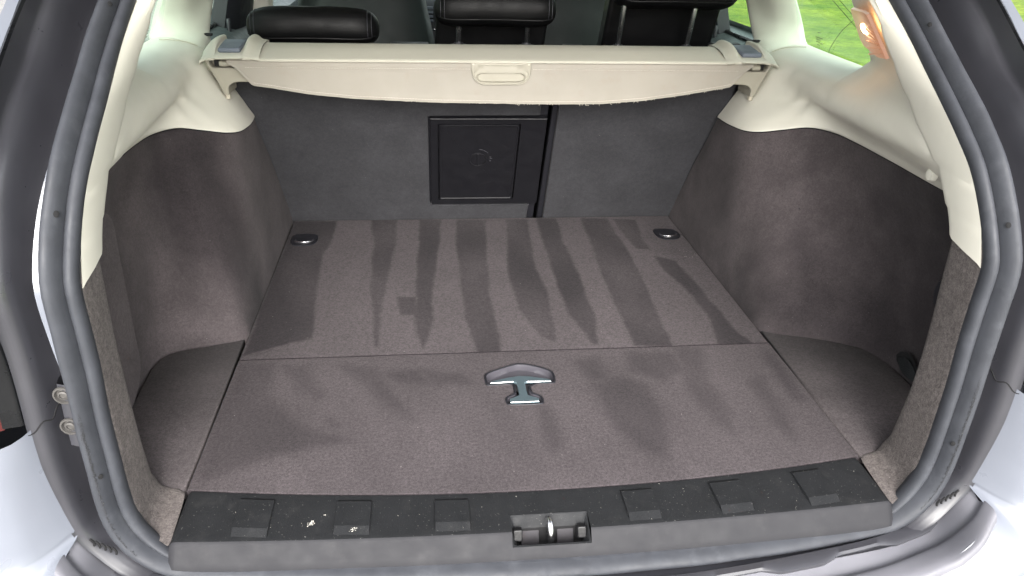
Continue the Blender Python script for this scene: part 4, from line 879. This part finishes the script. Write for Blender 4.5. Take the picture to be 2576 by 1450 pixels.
# ================================================================== rear seat backs
LEAN = math.radians(27); SU = V((0, -math.sin(LEAN), math.cos(LEAN))); SN = V((0, -math.cos(LEAN), -math.sin(LEAN))); SB = V((0, 1.106, 0))
def seat3(u, v_, d): return SB+V((u, 0, 0))+SU*v_+SN*d       # d towards the cargo area
def seat_panel(name, poly, d0, d1, mat, parent, **k): return prism(name, poly, seat3, d0, d1, mat, parent, **k)
GRP = 'rear seat backs'
s1 = thing('rear_seat', 'wider left section of the split rear seat, with a black storage hatch', 'rear seat', (-.2, 1.2, -.05), GRP)
s2 = thing('rear_seat', 'narrower right section of the split rear seat, plain carpeted back', 'rear seat', (.38, 1.2, -.05), GRP)
hu0, hu1, hv0, hv1 = -.1555, .137, .063, .3735
seat_panel('carpeted_back', [(-.60, -.03), (.117, -.03), (.119, .053), (-.161, .055), (-.161, .378), (.119, .380), (.117, .545), (-.62, .545)], -.014, .0, 'seat_carpet', s1, bevel=.003)
seat_panel('seat_shell', [(-.59, -.03), (.140, -.03), (.140, .54), (-.60, .54)], -.03, -.012, 'black_plastic', s1, bevel=.003)
seat_panel('carpeted_back', [(.166, -.03), (.585, -.03), (.60, .545), (.162, .545)], -.014, .0, 'seat_carpet', s2, bevel=.003)
seat_panel('seat_shell', [(.150, -.03), (.60, -.03), (.61, .54), (.150, .54)], -.03, -.014, 'black_plastic', s2, bevel=.003)
# seat foam behind the panels
for t, x0, x1 in ((s1, -.60, .143), (s2, .150, .615)):
    seat_panel('seat_cushion_back', [(x0, -.1), (x1, -.1), (x1, .468), (x0, .468)], -.16, -.031, 'leather', t, bevel=.02, seg=3)
# hatch frame: four bars joined, door inset, knob
du0, du1, dv0, dv1 = -.1345, .0690, .0838, .3540
vo = [(hu0, hv0), (hu1+.003, hv0), (hu1, hv1), (hu0, hv1)]; vi = [(du0-.003, dv0-.003), (du1+.003, dv0-.003), (du1+.003, dv1+.003), (du0-.003, dv1+.003)]
vi2 = [(du0, dv0), (du1, dv0), (du1, dv1), (du0, dv1)]
vv = [seat3(a, b_, -.012) for a, b_ in vo]+[seat3(a, b_, .0035) for a, b_ in vo]+[seat3(a+(.0012 if a < 0 else -.0012), b_+(.0012 if b_ < .2 else -.0012), .0047) for a, b_ in vo]+[seat3(a, b_, .0047) for a, b_ in vi]+[seat3(a, b_, -.008) for a, b_ in vi]
hf = ob('hatch_frame', vv, grid_f(5, 4, wrap=True), 'hatch', s1, ang=20)
dpoly = []
for cx, cy, a0 in ((du1-.006, dv0+.006, -90), (du1-.006, dv1-.006, 0), (du0+.006, dv1-.006, 90), (du0+.006, dv0+.006, 180)):
    for k in range(5): a = math.radians(a0+90*k/4); dpoly.append((cx+.006*math.cos(a), cy+.006*math.sin(a)))
dp = inset(dpoly, .0005); dq = inset(dpoly, .0035); n_ = len(dp)
vv = [seat3(a, b_, -.008) for a, b_ in dp]+[seat3(a, b_, .0035) for a, b_ in dp]+[seat3(a, b_, .0062) for a, b_ in inset(dpoly, .0016)]+[seat3(a, b_, .0062) for a, b_ in dq]+[seat3(a, b_, .0045) for a, b_ in inset(dpoly, .006)]
hd = ob('hatch_door', vv, grid_f(5, n_, wrap=True)+[tuple(range(4*n_, 5*n_))], 'hatch', s1, ang=12)
kc = (-.033, .2352); kr = .0232
def kd(r_, d, n=26): return [seat3(kc[0]+r_*math.cos(2*math.pi*k/n), kc[1]+r_*math.sin(2*math.pi*k/n), d) for k in range(n)]
vv = kd(kr, .004)+kd(kr, .0062)+kd(kr-.0015, .0068)+kd(kr-.0030, .0062)+kd(kr-.0034, -.002)
kn = ob('hatch_knob', vv, grid_f(5, 26, wrap=True)+[tuple(range(4*26, 5*26))], 'hatch', hd, ang=40)
prism('knob_bar', [(kc[0]-.0032, kc[1]-kr+.003), (kc[0]+.0032, kc[1]-kr+.003), (kc[0]+.0032, kc[1]+kr-.003), (kc[0]-.0032, kc[1]+kr-.003)], seat3, -.002, .0064, 'hatch', hd, bevel=.0008)
for sg in (-1, 1):
    for k in range(3):
        x = kc[0]+sg*(.0068+.0034*k); prism('knob_rib', [(x-.001, kc[1]-.014+.002*k), (x+.001, kc[1]-.014+.002*k), (x+.001, kc[1]-.004+.001*k), (x-.001, kc[1]-.004+.001*k)], seat3, -.002, .003, 'hatch', hd)
# moulded arrow arc and padlock strokes beside the knob
pts = [seat3(kc[0]+.033*math.cos(math.radians(a)), kc[1]+.036*math.sin(math.radians(a)), .0048) for a in range(38, 92, 6)]
v_, f_ = tube_v(pts, .0006, 5); ob('moulded_mark', v_, f_, 'soft_mark', hd)
for dv, L_ in ((.0085, .005), (.0035, .007), (-.0045, .004)):
    v_, f_ = tube_v([seat3(kc[0]+.031, kc[1]+dv, .0048), seat3(kc[0]+.031+L_, kc[1]+dv, .0048)], .0006, 5); ob('moulded_mark', v_, f_, 'soft_mark', hd)
# pale piping under the hatch
v_, f_ = tube_v([seat3(-.161, .0545, .001), seat3(.119, .0545, .001)], .0016, 6); ob('piping', v_, f_, 'seat_carpet', s1)
# dark panels standing in for the side bolster shadows next to the trim
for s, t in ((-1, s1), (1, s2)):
    seat_panel('side_shadow_panel', [(.600*s, .16), (.585*s, .02), (.618*s, .02), (.650*s, .47), (.612*s, .47)], -.03, -.006, 'black_plastic', t, bevel=.003)

# ------------------------------------------------------------------ headrests
def headrest(parent, cx, z0, width, raised, post_x, droop=True, label=None):
    hr = bolster('headrest', (cx, .955, z0+.042), (width, .120, .084), 'leather', parent, rx=math.radians(-12), bow=.004, label=label)
    # piped seam along the lower rear edge, stitched end seams, both on the cushion's own surface
    Rx = Matrix.Rotation(math.radians(-12), 3, 'X'); sg_ = lambda x, e: math.copysign(abs(x)**e, x)
    def surf(u, t, g=1.012):
        sc_ = max(.02, (1-abs(u)**7.))**(1/2.4)
        return Rx @ V((u*width/2, .060*g*sc_*sg_(math.cos(t), 2/2.6), .042*g*sc_*sg_(math.sin(t), 2/2.6)-.004*u*u))+V((cx, .955, z0+.042))
    v_, f_ = tube_v([surf(-.96+1.92*k/30, math.radians(222)) for k in range(31)], .0015, 6); ob('piped_seam', v_, f_, 'grey_pad' if False else 'leather', hr)
    for u in (-.90, -.84, .84, .90):
        v_, f_ = tube_v([surf(u, math.radians(80+140*k/18), 1.0) for k in range(19)], .0010, 5); ob('stitched_seam', v_, f_, 'black_plastic', hr)
    if droop:
        pol = [(cx-width*.5, .455), (cx+width*.47, .455), (cx+width*.5, z0+.03), (cx-width*.47, z0+.03)]
        prism('front_pad', pol, lambda x, z, d: V((x, 1.065-(z-.5)*.28+d, z)), -.012, .05, 'leather', hr, bevel=.010, seg=3)
    for px in post_x:
        top_ = z0+.02; pts = [(px, .978-(.0)*1, .50), (px, .967-(top_-.55)*.12, (.50+top_)/2), (px, .958-(top_-.55)*.25, top_)]
        v_, f_ = tube_v(spline(pts, 8), .0063, 14); ob('chrome_post', v_, f_, 'post', hr)
        g = []
        for r_, h in ((.019, .488), (.019, .498), (.016, .502), (.0095, .503), (.009, .506), (.0065, .506)): g += [V((px+r_*1.25*math.cos(a), .978+r_*math.sin(a), h)) for a in [2*math.pi*k/18 for k in range(18)]]
        ob('post_guide', g, grid_f(6, 18, wrap=True), 'black_plastic', hr)
    return hr
headrest(s1, -.420, .502, .300, 0, (), droop=False, label='lowered left headrest')
headrest(s1, .003, .548, .288, 1, (-.083, .083), label='middle headrest on two chrome posts')
headrest(s2, .437, .594, .300, 2, (.312, .487), label='raised right headrest on two chrome posts')
# seat-back tops with a little release strap
for x0, x1, t in ((-.58, .135, s1), (.16, .60, s2)):
    box('seat_top', ((x0+x1)/2, .955, .462), (x1-x0, .13, .06), 'leather', t, bevel=.018, seg=4)
box('release_tab', (-.20, .93, .507), (.09, .03, .010), 'black_plastic', s1, bevel=.003); box('release_tab', (.19, .93, .505), (.05, .03, .012), 'black_plastic', s2, bevel=.003)
box('release_tab', (.565, .925, .512), (.075, .035, .018), 'black_plastic', s2, bevel=.006)

# ------------------------------------------------------------------ front seats
for x, lab in ((-.365, 'front seat back on the left, behind the lowered headrest'), (.365, 'front seat back on the right, glimpsed between two headrests')):
    fs = thing('front_seat', lab, 'front seat', (x, 1.75, -.2), 'front seats')
    secs = []
    for z, hw, y, dp in ((.0, .235, 1.62, .10), (.2, .245, 1.66, .11), (.38, .235, 1.70, .11), (.48, .215, 1.725, .10), (.56, .195, 1.745, .085), (.61, .165, 1.76, .06), (.635, .10, 1.775, .03)):
        ring = [(x+hw*math.copysign(abs(math.cos(a))**.6, math.cos(a)), y+dp*.5+dp*math.copysign(abs(math.sin(a))**.7, math.sin(a)), z) for a in [2*math.pi*k/24 for k in range(25)]]
        secs.append(ring)
    v_, f_ = loft_v(secs, 26, 36); ob('backrest', v_, f_, 'seat_leather', fs, ang=80)
    h = cushion('headrest', (x, 1.79, .72), (.27, .10, .17), 'seat_leather', fs, p=3, rx=math.radians(-10))
    for px in (-.06, .06):
        v_, f_ = tube_v([(x+px, 1.79, .60), (x+px, 1.79, .66)], .006, 8); ob('post', v_, f_, 'chrome', fs)
    cushion('seat_base', (x, 2.02, .05), (.48, .52, .22), 'seat_leather', fs, p=3.5)

# ================================================================== cargo cover
cc = thing('cargo_cover', 'beige roll-up cargo cover with its flap hanging behind the rear seats', 'cargo cover', (0, .80, .40))
# cassette between the end caps
prf = [(.885, .470), (.884, .500), (.878, .514), (.868, .5195), (.850, .5200), (.82, .5165), (.79, .510), (.770, .5055), (.7622, .5035), (.7590, .5015), (.7588, .4985), (.7625, .4970), (.770, .4970), (.772, .480), (.78, .462), (.85, .452), (.885, .470)]
secs = [[(x, y, z+.0008*math.sin(x*3)) for y, z in prf] for x in (-.515, -.3, 0, .3, .515)]
loft('cassette', secs, 24, 90, 'beige_cassette', cc, ang=40)
# the hanging flap with hemmed lower edge
FL = [(p[0], p[2]) for p in D['flap']]
def fl_low(x):
    for a, c in zip(FL[:-1], FL[1:]):
        if a[0] <= x <= c[0] and c[0] > a[0]: return a[1]+(c[1]-a[1])*(x-a[0])/(c[0]-a[0])
    return .49
xsf = [-.582+1.162*k/200 for k in range(201)]; vv = []; nv = 14
def flap_y(x, z): return .7675+(z-.5)*.12+.0022*noise.noise(V((x*5, z*9, 3)))
for x in xsf:
    lo_z = fl_low(x)+.0007*noise.noise(V((x*60, 0, 0)))
    for k in range(nv):
        t = k/(nv-1); z = .4975+(lo_z-.4975)*t; vv.append(V((x, flap_y(x, z)-(.0012 if t > .86 else 0)-(.0008 if .06 < t < .16 else 0), z)))
vv2 = [p+V((0, .0022, 0)) for p in vv]; off = len(vv); n1 = len(xsf)
ff_ = grid_f(n1, nv)+grid_f(n1, nv, off, flip=True)+[(i*nv+nv-1, (i+1)*nv+nv-1, off+(i+1)*nv+nv-1, off+i*nv+nv-1) for i in range(n1-1)]
flap = ob('flap', vv+vv2, ff_, 'beige_vinyl', cc, ang=60)
# stitch lines: along the top and above the hem
def stitches(zf, x0, x1, n, skip=None):
    v_, f_ = [], []
    for k in range(n):
        x = x0+(x1-x0)*k/n; x2 = x+(x1-x0)/n*.6
        if skip and skip[0] < x < skip[1]: continue
        a = V((x, 0, zf(x))); c = V((x2, 0, zf(x2))); a.y = flap_y(a.x, a.z)-.0012; c.y = flap_y(c.x, c.z)-.0012
        q, g = tube_v([a, a.lerp(c, .5)+V((0, -.0004, 0)), c], .00042, 5); m = len(v_); v_ += q; f_ += [tuple(i+m for i in t) for t in g]
    return v_, f_
v_, f_ = stitches(lambda x: .4835+.0*x, -.545, .545, 330, (-.068, .070)); ob('top_stitching', v_, f_, 'thread', flap, kind='stuff')
v_, f_ = stitches(lambda x: fl_low(x)+.0060, -.53, .53, 330); ob('hem_stitching', v_, f_, 'thread', flap, kind='stuff')
# frayed threads along the hem
v_, f_ = [], []
for k in range(90):
    x = -.42+.95*random.random()**.9; x = max(-.45, min(.52, x)); 
    if x < -.1 and random.random() < .7: continue
    z = fl_low(x); a = V((x, flap_y(x, z)-.0005, z+.0008)); L_ = random.uniform(.0012, .0042)*(1.25 if x > 0 else .6); dx = random.uniform(-.8, .8)
    pts = [a, a+V((dx*L_*.5, -.001, -L_*.6)), a+V((dx*L_*1.2, -.0015, -L_*random.uniform(.3, 1.0)))]
    q, g = tube_v(pts, .00032, 4); m = len(v_); v_ += q; f_ += [tuple(i+m for i in t) for t in g]
ob('frayed_threads', v_, f_, 'thread', flap, kind='stuff')
# pull handle moulding in the middle of the flap
hp = [(-.0655, .4985), (-.0635, .478), (-.0600, .465), (-.0520, .4555), (-.0400, .4510), (0, .4505), (.0420, .4510), (.0550, .4555), (.0630, .465), (.0665, .478), (.0675, .4985)]
gp = []
for cx, a0 in ((.043, -90), (-.041, 90)):
    for k in range(9): a = math.radians(a0+180*k/8); gp.append((cx+.0115*math.cos(a), .4665+.0085*math.sin(a)))
hy = lambda x, z, d: V((x, flap_y(0, z)-.001-d, z))
hp_ = hp if area2(hp) > 0 else hp[::-1]
# frame = outer outline to slot outline, sampled radially
def radial(poly, n, c=(0.001, .4665)):
    out = []
    for k in range(n):
        a = 2*math.pi*k/n; dx, dy = math.cos(a), math.sin(a)*.55; best = None
        for i in range(len(poly)):
            ax, ay = poly[i-1][0]-c[0], poly[i-1][1]-c[1]; bx, by = poly[i][0]-c[0], poly[i][1]-c[1]; ex, ey = bx-ax, by-ay
            den = dx*ey-dy*ex
            if abs(den) < 1e-12: continue
            t = (ax*ey-ay*ex)/den; u = (ax*dy-ay*dx)/den
            if t > 0 and -1e-6 <= u <= 1+1e-6 and (best is None or t < best): best = t
        out.append((c[0]+dx*best, c[1]+dy*best))
    return out
NR = 72; ro = radial(hp_, NR); rg = radial(gp if area2(gp) > 0 else gp[::-1], NR)
mixp = lambda A, B_, t: [(a[0]+(c[0]-a[0])*t, a[1]+(c[1]-a[1])*t) for a, c in zip(A, B_)]
lay = [(ro, 0), (ro, .0032), (mixp(ro, rg, .07), .0046), (mixp(ro, rg, .26), .0046), (mixp(ro, rg, .34), .0024), (mixp(ro, rg, .62), .0024), (mixp(ro, rg, .86), .0044), (rg, .0034), (mixp(rg, [(0.001, .4665)]*NR, .06), -.0005)]
vv = []
for pl_, d in lay: vv += [hy(a, c, d) for a, c in pl_]
hm = ob('pull_handle', vv, grid_f(len(lay), NR, wrap=True)+[tuple(range((len(lay)-1)*NR, len(lay)*NR))], 'beige_cover', flap, ang=50)
for x in (-.0605, .0620):
    v_, f_ = box_v((x, flap_y(0, .4955)-.006, .4945), (.0045, .002, .003)); ob('rivet', v_, f_, 'beige_dark', hm)
# end caps with bracket leg, release pad and roller end
for s in (-1, 1):
    S_ = lambda L_: [(q[0]*s, q[1], q[2]) for q in L_]
    tops = [(.5135, .5215, .5045), (.525, .5235, .505), (.534, .530, .506), (.541, .5335, .5065), (.547, .5315, .5065), (.552, .521, .507), (.60, .521, .5065), (.606, .530, .506), (.614, .531, .505), (.624, .526, .5035), (.6325, .516, .501), (.6365, .505, .4955)]
    secs = []
    for x, zt, zl in tops:
        yb_ = .895 if x < .62 else .885
        secs.append(S_([(x, yb_, .47), (x, yb_, zt-.008), (x, yb_-.010, zt), (x, .835, zt+.0005), (x, .80, zt-.004-(zt-.52)*.3), (x, .775, zl+.004+(zt-.521)*.25), (x, .7612, zl), (x, .7575, zl-.003), (x, .758, zl-.006), (x, .764, zl-.0075), (x, .79, zl-.008)]))
    cap = loft('end_cap', secs, 46, 40, 'beige_cassette', cc, ang=55)
    prism('release_pad', [(.5535*s, .798), (.6000*s, .798), (.6015*s, .878), (.5515*s, .878)] if s > 0 else [(-.6000, .798), (-.5535, .798), (-.5515, .878), (-.6015, .878)], lambda x, y, d: V((x, y-.022, .5170+d-.16*max(0, .84-y))), .0, .0105, 'grey_pad', cap, bevel=.004, seg=3)
    # bracket leg
    bl = [(-.6335, .497), (-.621, .472), (-.608, .444), (-.600, .4215), (-.5975, .4205), (-.5895, .4205), (-.5893, .428), (-.5897, .4345), (-.5870, .4405), (-.5825, .4445), (-.576, .4475), (-.566, .449), (-.530, .4495), (-.530, .4790), (-.6150, .4790), (-.6195, .4815), (-.6215, .4860), (-.6215, .497)]
    bl = [(-x*s, z) for x, z in bl]
    prism('bracket_leg', bl, lambda x, z, d: V((x, .785+d, z)), -.004, .075, 'beige_cover', cap, bevel=.0025, seg=3)
    prism('bracket_back', [(x_*s, z_) for x_, z_ in ((.53, .47), (.632, .47), (.636, .505), (.53, .505))], lambda x, z, d: V((x, .806+d, z)), 0, .07, 'beige_dark', cap, bevel=.001)
    box('bracket_foot', (.5935*s, .792, .4165), (.0085, .014, .010), 'beige_dark', cap, bevel=.001)
    v_, f_ = tube_v([(x*s, .779, .4885) for x in (.600, .5985, .592, .585, .580)], lambda t: .0062 if .1 < t < .95 else .0055, 14); ob('roller_end', v_, f_, 'beige_cover', cap)
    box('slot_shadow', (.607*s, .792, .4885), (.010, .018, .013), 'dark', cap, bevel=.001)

# ================================================================== crumbs, lint and dust left behind
def crumbs(name, label, n, fn, smin, smax, mat='crumb'):
    v_, f_ = [], []
    for k in range(n):
        c = fn(); r_ = smin+(smax-smin)*random.random()**3; R_ = Matrix.Rotation(random.random()*6.28, 3, 'Z') @ Matrix.Rotation(random.random()*3, 3, 'X')
        q = [V((1, 0, 0)), V((-1, 0, 0)), V((0, .7, 0)), V((0, -.7, 0)), V((0, 0, .5)), V((0, 0, -.5))]; m = len(v_)
        v_ += [V(c)+(R_ @ (p*r_*random.uniform(.7, 1.2))) for p in q]
        f_ += [tuple(i+m for i in t) for t in ((0, 2, 4), (2, 1, 4), (1, 3, 4), (3, 0, 4), (2, 0, 5), (1, 2, 5), (3, 1, 5), (0, 3, 5))]
    o = ob(name, v_, f_, mat, None, smooth=False); o['kind'] = 'stuff'; o['label'] = label; o['category'] = 'crumbs'; return o
def on_sill():
    while True:
        x = random.uniform(-.53, .53); a = front_s(x)-.004; c = brk(x)+.002; y = random.uniform(c, a)
        if not (-.07 < x < .07 and y < -.08): return (x, y, .0012)
crumbs('sill_crumbs', 'pale crumbs and dust scattered on the black sill plate', 100, on_sill, .0003, .0008)
def on_mat():
    x = random.uniform(-.53, .53); return (x, random.uniform(front_s(x)+.01, 1.08), .0010)
crumbs('carpet_lint', 'tiny pale specks on the cargo floor carpet', 130, on_mat, .0003, .0010)
crumbs('grit_in_corner', 'small pale grains along the right edge of the far floor board', 22, lambda: (.515+random.uniform(-.02, .024), random.uniform(.80, .90), .0014), .0005, .0013)
# two scraped white flecks on the sill
for cx, cy, n, sp in ((-.345, -.083, 60, .006), (-.283, -.1015, 34, .0045), (-.327, -.068, 10, .0018)):
    crumbs('white_scuff', 'small patch of flaking white residue on the left of the sill plate' if n == 60 else ('smaller white fleck on the second raised pad from the left' if n == 34 else 'tiniest white fleck on the sill near the carpet edge'), n, lambda: (cx+random.gauss(0, sp*.5), cy+random.gauss(0, sp*.42), .0024 if n == 34 else .0004), .0006, .0016)
